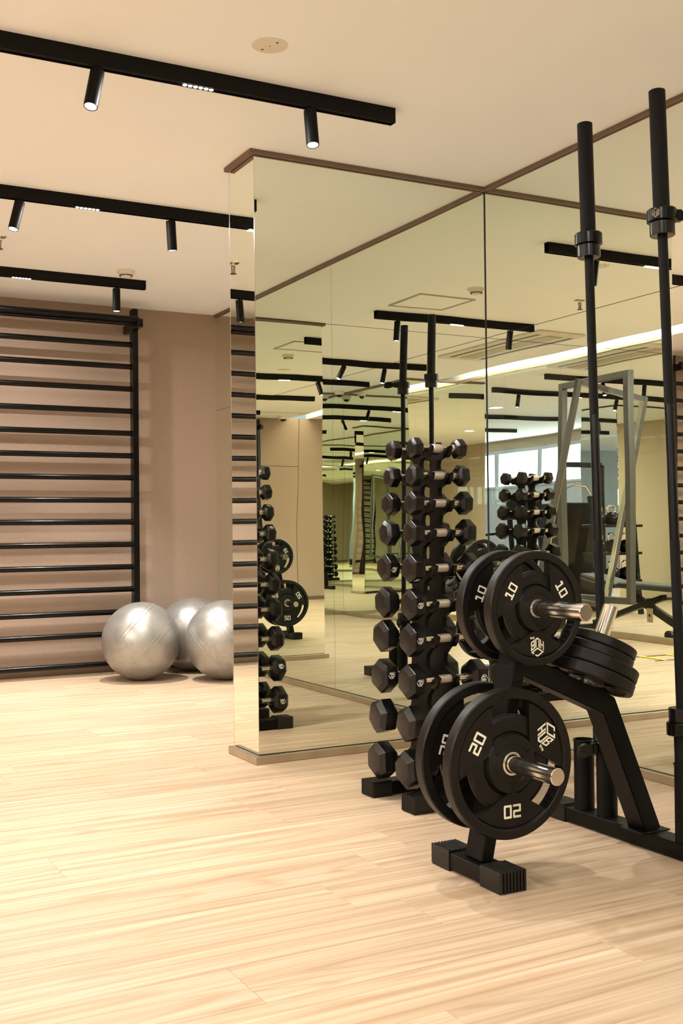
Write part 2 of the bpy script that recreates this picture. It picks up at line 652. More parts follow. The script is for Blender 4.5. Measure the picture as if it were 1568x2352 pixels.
# ceiling with a cove slot
b = MB()
b.box(-0.40, W + 0.1, YF, B + 0.1, H, H + 0.12)
b.box(XL - 0.1, -0.70, YF, B + 0.1, H, H + 0.12)
b.box(-0.40, -0.38, YF, B, H + 0.12, H + 0.30)
b.box(-0.72, -0.70, YF, B, H + 0.12, H + 0.30)
b.box(-0.9, -0.2, YF, B, H + 0.30, H + 0.32)
ceiling = structure(b.build('ceiling', M_CEIL, smooth=0), 'smooth cream painted ceiling')
b = MB(); b.box(-0.69, -0.41, -1.4, B - 0.01, H + 0.20, H + 0.21)
o = b.build('cove_light_strip', M_COVE, ceiling)
area_light('cove_light', (-0.55, 3.2, H + 0.18), (0, 0, 0), 0.22, 9.0, 35, (1.0, 0.93, 0.86))

# back wall, left wall, far rear wall
b = MB(); b.box(XL - 0.1, W + 0.1, B, B + 0.1, 0, H)
wall_back = structure(b.build('wall_back', M_WALL, smooth=0), 'tan fabric-textured back wall')
b = MB()
for xx in (-0.55,):
    b.box(xx - 0.003, xx + 0.003, B - 0.002, B + 0.001, 0.06, H)
b.box(-0.55, 0.3, B - 0.002, B + 0.001, 1.92, 1.926)
b.build('panel_joint', M_DARK, wall_back)
b = MB()
b.box(XL - 0.1, XL, -3.8, B, 0, H)
b.box(XL - 0.1, XL, YF, -3.8, 2.42, H)
b.box(XL - 0.1, XL, -4.35, -3.8, 1.80, 2.42)
wall_left = structure(b.build('wall_left', M_WALL2, smooth=0), 'far beige wall beyond the glass with a band of windows')
b = MB(); b.box(XL - 0.1, W + 0.1, YF - 0.1, YF, 0, H)
structure(b.build('wall_rear', M_COOL, smooth=0), 'far rear wall of the gym')
c_ = MB(); c_.box(XL - 0.1, XL, YF, -3.8, 0, 1.80); c_.build('lower_wall', M_COOL, wall_left, smooth=0)
wb = MB(); wb.box(XL - 0.12, XL - 0.06, YF, -4.35, 1.80, 2.42)
win = structure(wb.build('window_1', M_WIN, smooth=0), 'bright band of windows in the far wall')
b = MB()
for yy in (-4.4, -5.6, -6.8, -8.0, -9.2):
    b.box(XL - 0.05, XL + 0.02, yy - 0.06, yy + 0.06, 1.80, 2.42)
b.box(XL - 0.05, XL + 0.03, YF, -4.35, 1.78, 1.82)
b.box(XL - 0.05, XL + 0.03, YF, -4.35, 2.40, 2.46)
b.build('window_frame', M_COOL, win)

# plinth under the wall bars / baseboards
b = MB(); b.box(XL, CL + 1.2, B - 0.03, B, 0, 0.050, 0.003)
structure(b.build('baseboard_back', mat('oak_brown_plinth', (0.11, 0.068, 0.036), 0.45, noise=(7, 0.12))), 'brown wooden baseboard along the back wall')


def mirror_wall(name, label, axis, at, a0, a1, seams, sign, zseam=1.915, z0=0.036, z1=H - 0.02):
    """backing board + separate silvered panes. axis 'x': plane x=at spanning y; axis 'y': plane y=at spanning x.
    sign: direction the mirror looks along its axis"""
    b = MB()
    t = 0.05
    if axis == 'x':
        b.box(at, at - sign * t, a0, a1, 0, H)
    else:
        b.box(a0, a1, at, at - sign * t, 0, H)
    w = structure(b.build(name, M_DARK, smooth=0), label)
    cuts = [a0] + list(seams) + [a1]
    for p0, p1 in zip(cuts, cuts[1:]):
        for q0, q1 in ((z0, zseam), (zseam, z1)):
            c = MB()
            g = 0.0012
            if axis == 'x':
                c.box(at, at + sign * 0.005, p0 + g, p1 - g, q0 + g, q1 - g)
            else:
                c.box(p0 + g, p1 - g, at, at + sign * 0.005, q0 + g, q1 - g)
            c.build('mirror_panel', M_MIRROR, w, smooth=0)
    return w


wall_right = mirror_wall('wall_right', 'mirror-clad right wall reflecting the gym', 'x', W, YR, CF, [-2.04, -0.43, 1.18, 2.79], -1)
wall_recess = mirror_wall('wall_right', 'mirror-clad right wall in the recess beyond the column', 'x', W, CB, B, [6.25], -1)
wall_rearm = mirror_wall('wall_rear', 'mirrored rear wall of the free-weight area', 'y', YR, -0.03, W, [1.55], 1)

# the mirrored column
b = MB(); b.box(CL + 0.005, W, CF + 0.005, CB - 0.005, 0, H)
column = structure(b.build('column', M_DARK, smooth=0), 'mirror-clad column jutting out from the right wall')
for (q0, q1) in ((0.036, 1.915), (1.915, H - 0.02)):
    c = MB(); c.box(CL + 0.001, W - 0.001, CF, CF + 0.005, q0 + 0.001, q1 - 0.001); c.build('mirror_panel', M_MIRROR, column, 0)
    c = MB(); c.box(CL, CL + 0.005, CF + 0.001, CB - 0.001, q0 + 0.001, q1 - 0.001); c.build('mirror_panel', M_MIRROR, column, 0)
    c = MB(); c.box(CL + 0.006, W - 0.001, CB - 0.005, CB, q0 + 0.001, q1 - 0.001); c.build('mirror_panel', M_MIRROR, column, 0)
# polished arris at the corners of the column
c = MB(); c.box(CL - 0.0006, CL + 0.0015, CF - 0.0006, CF + 0.0015, 0.036, H - 0.02); c.build('corner_edge', M_SILVER, column, 0)
c = MB(); c.box(CL - 0.0008, CL + 0.002, CB - 0.002, CB + 0.0008, 0.036, H - 0.02); c.build('corner_edge', M_SILVER, column, 0)
c = MB(); c.box(W - 0.008, W - 0.0055, CF - 0.003, CF + 0.0, 0.036, H - 0.02); c.build('corner_edge', M_DARK, column, 0)

# second mirrored column behind the camera, opposite the first
C2L, C2F, C2B = 2.285, 0.96, 0.62
b = MB(); b.box(C2L + 0.005, W, C2B + 0.005, C2F - 0.005, 0, H)
column2 = structure(b.build('column', M_DARK, smooth=0), 'second mirror-clad column facing the first')
for (q0, q1) in ((0.036, 1.915), (1.915, H - 0.02)):
    c = MB(); c.box(C2L + 0.001, W - 0.001, C2F - 0.005, C2F, q0 + 0.001, q1 - 0.001); c.build('mirror_panel', M_MIRROR, column2, 0)
    c = MB(); c.box(C2L, C2L + 0.005, C2B + 0.001, C2F - 0.001, q0 + 0.001, q1 - 0.001); c.build('mirror_panel', M_MIRROR, column2, 0)
    c = MB(); c.box(C2L + 0.006, W - 0.001, C2B, C2B + 0.005, q0 + 0.001, q1 - 0.001); c.build('mirror_panel', M_MIRROR, column2, 0)

# its panes stand a degree out of true
_rot = Matrix.Translation((2.7, C2F, 0)) @ Matrix.Rotation(-0.018, 4, 'Z') @ Matrix.Translation((-2.7, -C2F, 0))
for q_ in kids(column2):
    q_.data.transform(_rot)
column2.data.transform(_rot)

# free standing mirrored pillar at the rear
PX0, PX1, PY0, PY1 = -1.0, -0.03, -3.0, -1.47
b = MB(); b.box(PX0 + 0.005, PX1 - 0.005, PY0 + 0.005, PY1 - 0.005, 0, H)
pillar = structure(b.build('pillar', M_DARK, smooth=0), 'mirror-clad pillar at the rear of the gym')
c = MB(); c.box(PX0, PX1, PY1 - 0.005, PY1, 0.036, H - 0.02); c.build('mirror_panel', M_MIRROR, pillar, 0)
c = MB(); c.box(PX1 - 0.005, PX1, PY0, PY1 - 0.006, 0.036, H - 0.02); c.build('mirror_panel', M_MIRROR, pillar, 0)
c = MB(); c.box(PX0, PX0 + 0.005, PY0, PY1 - 0.006, 0.036, H - 0.02); c.build('mirror_panel', M_MIRROR, pillar, 0)
c = MB(); c.box(PX0, PX1, PY0 - 0.005, PY0, 0.036, H - 0.02); c.build('mirror_panel', M_MIRROR, pillar, 0)
b = MB(); b.box(-5.3, -4.0, -3.32, -2.6, 0, H)
pil2 = structure(b.build('pillar', M_DARK, smooth=0), 'second mirrored pillar by the far windows')
c = MB(); c.box(-4.0, -3.995, -3.32, -2.6, 0.036, H - 0.02); c.build('mirror_panel', M_MIRROR, pil2, 0)
c = MB(); c.box(-5.3, -4.0, -2.6, -2.595, 0.036, H - 0.02); c.build('mirror_panel', M_MIRROR, pil2, 0)
c = MB(); c.box(-5.3, -4.0, -3.325, -3.32, 0.036, H - 0.02); c.build('mirror_panel', M_MIRROR, pil2, 0)


def trims(name, boxes, m, label):
    b = MB()
    for q in boxes:
        b.box(*q, 0.002)
    return structure(b.build(name, m), label)


TZ = (H - 0.019, H)
trims('trim_1', [(CL - 0.026, W, CF - 0.022, CF, *TZ), (CL - 0.026, CL, CF + 0.0002, CB, *TZ)], M_TRIM, 'brown ceiling trim around the mirrored column')
trims('trim_2', [(W - 0.022, W, YR, CF - 0.022, *TZ)], M_TRIM, 'brown ceiling trim along the right mirror wall')
trims('trim_3', [(W - 0.022, W, CB, B, *TZ)], M_TRIM, 'brown ceiling trim in the recess beyond the column')
trims('trim_4', [(C2L - 0.03, W - 0.03, C2F, C2F + 0.03, *TZ), (C2L - 0.03, C2L, C2B, C2F, *TZ)], M_TRIM, 'brown ceiling trim on the second column')
trims('trim_5', [(PX0, PX1 + 0.03, PY1, PY1 + 0.03, *TZ), (PX1, PX1 + 0.03, PY0, PY1, *TZ), (PX1, W, YR, YR + 0.03, *TZ)], M_TRIM, 'brown ceiling trim around the rear pillar')
BZ = (0.0, 0.034)
trims('baseboard_column', [(CL - 0.028, W - 0.028, CF - 0.028, CF, *BZ), (CL - 0.028, CL, CF + 0.0002, CB, *BZ)], M_BASE, 'bronze metal baseboard around the mirrored column')
trims('baseboard_right', [(W - 0.028, W, YR, CF - 0.0, *BZ)], M_BASE, 'bronze metal baseboard along the right mirror wall')
trims('baseboard_recess', [(W - 0.028, W, CB, B - 0.035, *BZ)], M_BASE, 'bronze metal baseboard in the recess beyond the column')
trims('baseboard_rear', [(C2L - 0.028, W - 0.028, C2F, C2F + 0.028, *BZ), (C2L - 0.028, C2L, C2B, C2F, *BZ), (PX1, W, YR, YR + 0.028, *BZ),
                         (PX0, PX1 + 0.028, PY1, PY1 + 0.028, *BZ), (PX1, PX1 + 0.028, PY0, PY1, *BZ)], M_BASE, 'bronze metal baseboard along the rear mirrors')

# glass partition on the left with a grey framed, tilted-open sash
GX = -0.66
b = MB()
b.box(GX - 0.02, GX + 0.02, PY1, 2.6, 0, 0.055, 0.002)
b.box(GX - 0.02, GX + 0.02, PY1, 2.6, H - 0.03, H, 0.002)
glass_wall = structure(b.build('wall_glass', M_BASE), 'glass partition beside the free-weight area')
for (a0, a1) in ((PY1, -0.6), (-0.6, 0.28), (1.27, 2.0), (2.0, 2.6)):
    c = MB(); c.box(GX - 0.004, GX + 0.004, a0 + 0.002, a1 - 0.002, 0.055, H - 0.03); c.build('glass_pane', M_GLASS, glass_wall, 0)
c = MB(); c.box(GX - 0.004, GX + 0.004, 0.28, 1.27, 2.40, H - 0.03); c.build('glass_pane', M_GLASS, glass_wall, 0)
c = MB(); c.box(GX - 0.004, GX + 0.004, 0.28, 1.27, 0.055, 0.31); c.build('glass_pane', M_GLASS, glass_wall, 0)
w2 = link('window_2', None)
structure(w2, 'grey framed tilted sash in the glass partition')
b = MB()
for q in ((0.28, 0.34, 0.31, 2.40), (1.21, 1.27, 0.31, 2.40), (0.34, 1.21, 2.34, 2.40), (0.34, 1.21, 0.31, 0.37)):
    b.box(GX - 0.035, GX + 0.035, q[0], q[1], q[2], q[3], 0.003)
b.build('frame', M_GREY, w2)
TLc, TRc, BRc = Vector((-0.177, 1.101, 2.324)), Vector((-1.036, 1.067, 2.191)), Vector((-0.726, 0.844, 0.248))
ux_ = (TRc - TLc).normalized()
uz_ = (TRc - BRc).normalized()
uy_ = uz_.cross(ux_).normalized()
SM = Matrix(((ux_.x, uy_.x, uz_.x, TLc.x), (ux_.y, uy_.y, uz_.y, TLc.y), (ux_.z, uy_.z, uz_.z, TLc.z), (0, 0, 0, 1)))
S = MB()
for q in ((0.0, 0.05, -1.98, 0), (0.82, 0.87, -1.98, 0), (0.05, 0.82, -0.05, 0), (0.05, 0.82, -1.98, -1.93)):
    S.box(q[0], q[1], -0.02, 0.02, q[2], q[3], 0.003)
sash = S.build('sash', M_GREY, w2)
sash.matrix_world = SM
E_ = MB()
for q in ((0.046, 0.056, -1.935, -0.045), (0.814, 0.824, -1.935, -0.045), (0.05, 0.82, -0.056, -0.046)):
    E_.box(q[0], q[1], -0.023, 0.023, q[2], q[3], 0.001)
link('edge_strip', E_.mesh('edge_strip', M_SILVER), sash)
c = MB(); c.box(0.05, 0.82, -0.003, 0.003, -1.93, -0.05); pane = c.build('pane', M_GLASS, sash, 0)

# ------------------------------------------------------------------ track lights
RAIL_H = 0.058
spot_lamp = bpy.data.lights.new('spot_lamp', 'SPOT')
spot_lamp.energy = SPOT_W
spot_lamp.color = WARM
spot_lamp.spot_size = R(88)
spot_lamp.spot_blend = 0.9
spot_lamp.shadow_soft_size = 0.022
SPOTS = {1.0: spot_lamp}


def spot_data(g):
    if g not in SPOTS:
        d_ = spot_lamp.copy()
        d_.energy = SPOT_W * g
        if g > 1:
            d_.spot_size = R(84)
        SPOTS[g] = d_
    return SPOTS[g]


lin_lamp = bpy.data.lights.new('linear_lamp', 'AREA')
lin_lamp.shape = 'RECTANGLE'
lin_lamp.size = 0.13
lin_lamp.size_y = 0.02
lin_lamp.energy = LIN_W
lin_lamp.color = WARM

hb = MB(); hb.lathe((0, 0, 0), (0, 0, -1), [(0, 0.0), (0, 0.021), (0.004, 0.0245), (0.140, 0.0245), (0.148, 0.0235), (0.148, 0.0205), (0.142, 0.0200), (0.142, 0.0)], 28, close=False)
HEAD_ME = hb.mesh('spot_head', M_TRACK)
lb = MB(); lb.lathe((0, 0, 0), (0, 0, -1), [(0.1435, 0.0), (0.1435, 0.0200)], 24, close=False)
lb.lathe((0, 0, 0), (0, 0, -1), [(0.146, 0.0), (0.146, 0.0198), (0.1436, 0.0202)], 24, close=False)
LENS_ME = lb.mesh('lens', M_LAMP)
sb_ = MB(); sb_.cyl((0, 0, 0.0), (0, 0, 0.02), 0.007, 12)
STEM_ME = sb_.mesh('stem', M_TRACK)
ml_ = MB()
for i in range(6):
    ml_.lathe((-0.05 + i * 0.02, 0, 0), (0, 0, -1), [(0, 0.008), (0.0025, 0.006), (0.0035, 0.0)], 12)
MODULE_ME = ml_.mesh('linear_module', M_LAMP)


def track(label, y, x0, x1, spots, mods, lamps=True, gain=1.0):
    t = thing('track_light', label, 'track light', ((x0 + x1) / 2, y, H), group='black ceiling track lights')
    cx = (x0 + x1) / 2
    b = MB()
    hx = (x1 - x0) / 2
    # U-shaped rail: two cheeks, a web and end plates
    b.box(-hx, hx, -0.019, -0.0145, -RAIL_H, 0.0, 0.0006)
    b.box(-hx, hx, 0.0145, 0.019, -RAIL_H, 0.0, 0.0006)
    b.box(-hx, hx, -0.0145, 0.0145, -RAIL_H + 0.006, -0.001)
    b.box(-hx, -hx + 0.003, -0.0192, 0.0192, -RAIL_H - 0.0005, 0.0)
    b.box(hx - 0.003, hx, -0.0192, 0.0192, -RAIL_H - 0.0005, 0.0)
    b.build('rail', M_TRACK, t)
    for (sx, dx, dy) in spots:
        st = link('stem', STEM_ME, t)
        st.location = (sx - cx, 0, -RAIL_H - 0.012)
        hd = link('spot_head', HEAD_ME, t)
        hd.location = (sx - cx, 0, -RAIL_H - 0.008)
        d = Vector((dx, dy, -1)).normalized()
        hd.rotation_mode = 'QUATERNION'
        hd.rotation_quaternion = Vector((0, 0, -1)).rotation_difference(d)
        link('lens', LENS_ME, hd)
        if lamps:
            lo = bpy.data.objects.new('spot_lamp', spot_data(gain))
            COL.objects.link(lo)
            lo.location = Vector((sx, y, H - RAIL_H - 0.008)) + d * 0.152
            lo.rotation_mode = 'QUATERNION'
            lo.rotation_quaternion = Vector((0, 0, -1)).rotation_difference(d)
    for mx in mods:
        m_ = link('linear_module', MODULE_ME, t)
        m_.location = (mx - cx, 0, -RAIL_H)
        if lamps:
            lo = bpy.data.objects.new('linear_lamp', lin_lamp)
            COL.objects.link(lo)
            lo.location = (mx, y, H - RAIL_H - 0.006)
    return t


track('nearest black ceiling track with two spots, ending above the dumbbell rack', 3.72, 0.35, 2.24, [(1.065, -0.24, -0.22), (1.876, -0.05, -0.25)], [1.43], gain=1.6)
track('middle black ceiling track running up to the mirrored column', 5.36, 0.35, 2.23, [(1.155, -0.26, -0.15), (1.906, 0.09, 0.1)], [1.48], gain=3.0)
track('farthest black ceiling track above the wall bars', 7.0, 0.35, 2.31, [(2.118, 0.0, 0.0), (0.9, -0.1, 0.1)], [1.515], gain=3.6)
track('black ceiling track beside the ceiling hatch, seen in the mirror', 1.59, 0.68, 2.15, [(1.96, 0.05, 0.0), (0.9, 0.0, -0.2)], [1.42], gain=0.5)
track('black ceiling track over the rear mirrors', -0.58, 0.30, 2.10, [(1.25, 0.55, 0.1), (0.79, 0.25, 0.05)], [1.6])
track('black ceiling track closest to the rear mirror wall', -1.92, 0.21, 2.10, [(0.95, -0.3, 0.1)], [1.4])
track('black ceiling track beyond the glass with two lit spots', -0.58, -3.6, -1.15, [(-1.98, 0.1, 0.35), (-2.57, 0.3, 0.25)], [-3.1])
track('black ceiling track beyond the glass near the tan wall', -1.75, -4.2, -1.35, [(-1.71, 0.2, 0.0), (-3.24, 0.4, 0.1)], [-2.6])
track('black ceiling track in front of the far windows', -4.2, -4.3, -1.2, [(-1.6, 0.1, 0.0), (-2.9, 0.1, 0.0)], [], lamps=False)
track('farthest black ceiling track by the window band', -5.9, -4.8, -1.2, [(-2.2, -0.1, 0.0), (-3.6, 0.1, 0.0)], [], lamps=False)


# ------------------------------------------------------------------ ceiling fittings
def smoke(label, x, y):
    t = thing('smoke_detector', label, 'smoke detector', (x, y, H))
    b = MB(); b.lathe((0, 0, 0), (0, 0, -1), [(0, 0.055), (0.012, 0.055), (0.020, 0.050), (0.022, 0.044)], 36)
    b.lathe((0, 0, -0.020), (0, 0, -1), [(0, 0.042), (0.006, 0.042), (0.016, 0.034), (0.024, 0.020), (0.026, 0.0)], 36)
    b.build('housing', M_WPLAST, t)
    c = MB()
    for i in range(20):
        a = 2 * PI * i / 20
        mm = Matrix.Rotation(a, 4, 'Z')
        c.box(0.0365, 0.0405, -0.0035, 0.0035, -0.037, -0.027, mtx=mm)
    tag(c.build('vent_slots', M_DARK, t), kind='stuff')
    return t


smoke('white smoke detector on the ceiling behind the farthest track', 2.11, 6.77)
smoke('white smoke detector beside the ceiling hatch, seen in the mirror', 1.90, 2.54)

def fill_light(label, x, y, power, color):  # added fill light in an invented round fitting, brightens the area beyond the glass
    t = thing('fill_light', label, 'fill_light', (x, y, H), group='added fill lights beyond the glass')
    b = MB(); b.lathe((0, 0, 0), (0, 0, -1), [(0, 0.085), (0.004, 0.085), (0.006, 0.072), (0.002, 0.070)], 32, close=False); b.build('ring', M_WPLAST, t)
    b = MB(); b.lathe((0, 0, 0), (0, 0, -1), [(0.003, 0.070), (0.003, 0.0)], 32, close=False); b.build('diffuser', M_LAMP, t)
    area_light('fill_lamp', (x, y, H - 0.012), (0, 0, 0), 0.12, 0.12, power, color)
    return t


for (x_, y_, w_, lab_) in ((-2.2, 4.6, 75, 'closest to the wall bars'), (-2.2, 2.4, 75, 'level with the end of the glass'), (-4.2, 3.4, 75, 'halfway to the far beige wall'),
                           (-4.4, 0.4, 60, 'out towards the far beige wall'), (-2.6, -3.4, 60, 'behind the kettlebell rack'), (-2.6, -6.6, 60, 'in front of the far windows'),
                           (-0.4, -6.0, 50, 'behind the rear mirrored pillar')):
    fill_light('added round ceiling fill light beyond the glass, ' + lab_, x_, y_, w_, (1.0, 0.95, 0.88) if y_ > 0 else (0.93, 0.96, 1.0))

# round blank plate
t = thing('blanking_plate', 'round cream cover plate with two screws flush on the ceiling', 'cover plate', (1.57, 3.41, H))
b = MB(); b.lathe((0, 0, 0), (0, 0, -1), [(0, 0.062), (0.0022, 0.061), (0.003, 0.055), (0.0032, 0.0)], 48); b.build('plate', M_WPLAST, t)
for (sx, sy) in ((-0.012, 0.035), (0.012, -0.035)):
    b = MB(); b.lathe((sx, sy, -0.0030), (0, 0, -1), [(0, 0.0042), (0.0008, 0.0042), (0.0008, 0)], 12); b.build('screw', M_DARK, t)
b = MB(); b.lathe((0, 0, -0.003), (0, 0, -1), [(0, 0.003), (0.0006, 0.003), (0.0006, 0)], 12); b.build('centre_mark', M_GREY, t)


def sprinkler(label, x, y):
    t = thing('sprinkler', label, 'sprinkler', (x, y, H))
    t.scale = (1.35, 1.35, 1.5)
    b = MB()
    b.lathe((0, 0, 0), (0, 0, -1), [(0, 0.030), (0.003, 0.028), (0.004, 0.009), (0.014, 0.009)], 24)
    b.build('escutcheon', M_CHROME, t)
    b = MB()
    b.beam((-0.009, 0, -0.012), (-0.006, 0, -0.045), 0.003, 0.003)
    b.beam((0.009, 0, -0.012), (0.006, 0, -0.045), 0.003, 0.003)
    b.cyl((0, 0, -0.012), (0, 0, -0.045), 0.0022, 8)
    b.lathe((0, 0, -0.045), (0, 0, -1), [(0, 0.016), (0.0015, 0.016)], 20)
    b.build('nozzle', M_GREY, t)
    return t


sprinkler('small ceiling sprinkler between the middle and farthest tracks', 1.24, 6.29)
sprinkler('small ceiling sprinkler left of the mirror-side smoke detector', 0.99, 2.53)

# access hatch
t = thing('ceiling_hatch', 'square cream access hatch in the ceiling, seen in the mirror', 'hatch', (1.93, 2.02, H))
b = MB(); b.box(-0.215, 0.215, -0.20, 0.20, -0.004, 0.0, 0.001); b.build('panel', M_CEIL, t)
b = MB()
for q in ((-0.235, 0.235, 0.205, 0.222), (-0.235, 0.235, -0.222, -0.205), (-0.235, -0.219, -0.205, 0.205), (0.219, 0.235, -0.205, 0.205)):
    b.box(*q, -0.008, 0.0, 0.001)
b.build('frame', mat('hatch_frame', (0.45, 0.40, 0.32), 0.5, noise=(9, 0.05)), t)


def cassette(label, x0, x1, y0_, y1_):
    cx, cyy = (x0 + x1) / 2, (y0_ + y1_) / 2
    t = thing('air_conditioner', label, 'air conditioner', (cx, cyy, H))
    hx, hy = (x1 - x0) / 2, (y1_ - y0_) / 2
    b = MB(); b.box(-hx, hx, -hy, hy, -0.022, 0.0, 0.012, seg=3); b.build('panel', M_WPLAST, t)
    b = MB(); b.box(-hx * 0.32, hx * 0.32, -hy * 0.86, hy * 0.86, -0.026, -0.021, 0.002); g = b.build('intake_grille', mat('grille_grey', (0.42, 0.38, 0.33), 0.5, noise=(9, 0.05)), t)
    for k_ in range(7):
        b = MB(); xx = -hx * 0.28 + k_ * hx * 0.56 / 6
        b.box(xx - 0.004, xx + 0.004, -hy * 0.84, hy * 0.84, -0.030, -0.026); b.build('slat', M_WPLAST, g, 0)
    for s in (-1, 1):
        b = MB(); b.box(s * hx * 0.72 - 0.02, s * hx * 0.72 + 0.02, -hy * 0.86, hy * 0.86, -0.0235, -0.0215); b.build('air_outlet', M_GREY, t, 0)
    return t


cassette('long white ceiling air conditioner near the cove light, seen in the mirror', 0.02, 0.50, -0.08, 1.46)
cassette('long white ceiling air conditioner beyond the glass partition', -1.32, -0.80, -0.12, 1.36)


def dome(label, x, y):
    t = thing('dome_camera', label, 'camera', (x, y, H))
    b = MB(); b.lathe((0, 0, 0), (0, 0, -1), [(0, 0.055), (0.03, 0.055), (0.045, 0.048), (0.05, 0.034)], 32); b.build('housing', mat('white_housing', (0.75, 0.73, 0.70), 0.4, noise=(9, 0.02)), t)
    b = MB(); b.lathe((0, 0, -0.045), (0, 0, -1), [(0, 0.037), (0.012, 0.035), (0.026, 0.025), (0.034, 0.010), (0.036, 0)], 28); b.build('dome', M_BARS, t)
    return t


dome('white dome camera on the ceiling at the back wall, right of the cove', -0.22, 7.6)
dome('white dome camera on the ceiling at the back wall, left of the cove', -1.0, 7.6)
dome('white dome camera on the ceiling in the rear corner by the mirrored pillar', 0.12, -2.8)

# ------------------------------------------------------------------ wall bars
BARZ = [2.336, 2.178, 2.019, 1.861, 1.703, 1.543, 1.387, 1.228, 1.073, 0.914, 0.755, 0.597, 0.438, 0.285, 0.078]
RAILZ = (2.500, 2.486)


def wall_bars(label, x0, x1):
    t = thing('wall_bars', label, 'wall bars', ((x0 + x1) / 2, B - 0.193, 0), group='black wall bars on the tan back wall')
    hx = (x1 - x0) / 2
    me_bar = None
    for s in (-1, 1):
        b = MB(); b.box(s * hx - 0.021, s * hx + 0.021, -0.035, 0.035, 0.0, 2.590, 0.003); b.build('post', M_SATIN, t)
        for zb in (2.47, 0.30):
            b = MB(); b.box(s * hx - 0.020, s * hx + 0.020, -0.150 if zb > 2 else 0.03, 0.193, zb - 0.03, zb + 0.03, 0.003); b.build('bracket', M_SATIN, t)
    for i, z in enumerate(BARZ):
        if me_bar is None:
            b = MB(); b.cyl((-hx, 0, 0), (hx, 0, 0), 0.0195, 20); me_bar = b.mesh('bar', M_SATIN)
        o = link('bar', me_bar, t); o.location = (0, 0, z)
    o = link('bar', me_bar, t); o.location = (0, -0.030, RAILZ[1]); o.scale = (1, 1.05, 1.05)
    o = link('bar', me_bar, t); o.location = (0, -0.110, RAILZ[0]); o.scale = (1, 1.05, 1.05)
    return t


wall_bars('black ladder-like wall bars on the back wall next to the exercise balls', 0.10, 2.452)
wall_bars('second black wall bars farther left on the back wall, seen only in the mirror', -3.6, -1.33)


# ------------------------------------------------------------------ exercise balls
def ball(label, x, y, r, rot):
    t = thing('exercise_ball', label, 'exercise ball', (x, y, 0.0), rot=(0, 0, 0), group='silver exercise balls at the back wall')
    # skin with slightly raised double seams
    me = bpy.data.meshes.new('skin')
    bm = bmesh.new()
    NU, NV = 96, 64
    rings = []
    seams = [0.42, -0.42, 0.86, -0.86]
    for j in range(NV + 1):
        la = -PI / 2 + PI * j / NV
        ring = []
        for i in range(NU):
            lo = 2 * PI * i / NU
            ring.append((la, lo))
        rings.append(ring)
    vr = []
    for j, ring in enumerate(rings):
        if j in (0, NV):
            vr.append([bm.verts.new((0, 0, r * math.sin(ring[0][0])))])
        else:
            rr = []
            for la, lo in ring:
                q = Vector((math.cos(la) * math.cos(lo), math.cos(la) * math.sin(lo), math.sin(la)))
                rr.append(bm.verts.new(q * r))
            vr.append(rr)
    for j in range(NV):
        a, b_ = vr[j], vr[j + 1]
        for i in range(NU):
            k_ = (i + 1) % NU
            if len(a) == 1:
                bm.faces.new((a[0], b_[k_], b_[i]))
            elif len(b_) == 1:
                bm.faces.new((a[i], a[k_], b_[0]))
            else:
                bm.faces.new((a[i], a[k_], b_[k_], b_[i]))
    bm.to_mesh(me); bm.free(); me.materials.append(M_BALL); me.shade_smooth()
    o = link('skin', me, t); o.location = (0, 0, r); o.rotation_euler = rot
    for s in (-0.35, 0.35):
        b = MB()
        for ds in (-0.012, 0.012):
            ss = s * r + ds
            rad = math.sqrt(r * r - ss * ss)
            n = 90
            pts = [(ss, rad * math.cos(2 * PI * i / n), rad * math.sin(2 * PI * i / n)) for i in range(n + 1)]
            b.sweep(pts, 0.0017, 6)
        q = b.build('seam', M_BALL, o)
    b = MB(); b.lathe((0, r * 0.30, -r * 0.954 - 0.001), (0, 0.30, -0.954), [(0, 0.012), (0.003, 0.011), (0.004, 0)], 16)
    b.build('valve_plug', M_WPLAST, o)
    return t


ball('silver exercise ball in front of the wall bars, leftmost of the three', 2.362, 7.30, 0.263, (0.5, 0.7, -0.5))
ball('scuffed silver exercise ball beside the mirrored column', 2.858, 7.02, 0.267, (0.3, -0.75, -0.55))
ball('silver exercise ball at the back, half hidden between the other two', 2.845, 7.59, 0.262, (0.9, 0.2, 0.4))


# ------------------------------------------------------------------ ribbed rubber end caps
def rib_cap(parent, x0, x1, y0_, y1_, z0, z1, end, name='rubber_cap'):
    """box cap with grooves; end = ('x'|'y', sign): the closed end face, ribbed together with the top"""
    ax, sg = end
    b = MB()
    b.box(x0, x1, y0_, y1_, z0, z1 - 0.002, 0.002)
    n = 8
    if ax == 'x':
        ye = (y1_ - y0_)
        for i in range(n):
            a = y0_ + ye * (i + 0.14) / n
            c = y0_ + ye * (i + 0.72) / n
            b.box(x0 + 0.001, x1 - 0.001, a, c, z1 - 0.003, z1 + 0.003, 0.001)
            if sg < 0:
                b.box(x0 - 0.005, x0 + 0.001, a, c, z0 + 0.003, z1 + 0.003, 0.001)
            else:
                b.box(x1 - 0.001, x1 + 0.005, a, c, z0 + 0.003, z1 + 0.003, 0.001)
    else:
        xe = (x1 - x0)
        for i in range(n):
            a = x0 + xe * (i + 0.14) / n
            c = x0 + xe * (i + 0.72) / n
            b.box(a, c, y0_ + 0.001, y1_ - 0.001, z1 - 0.003, z1 + 0.003, 0.001)
            if sg < 0:
                b.box(a, c, y0_ - 0.005, y0_ + 0.001, z0 + 0.003, z1 + 0.003, 0.001)
            else:
                b.box(a, c, y1_ - 0.001, y1_ + 0.005, z0 + 0.003, z1 + 0.003, 0.001)
    return b.build(name, M_CAP, parent)


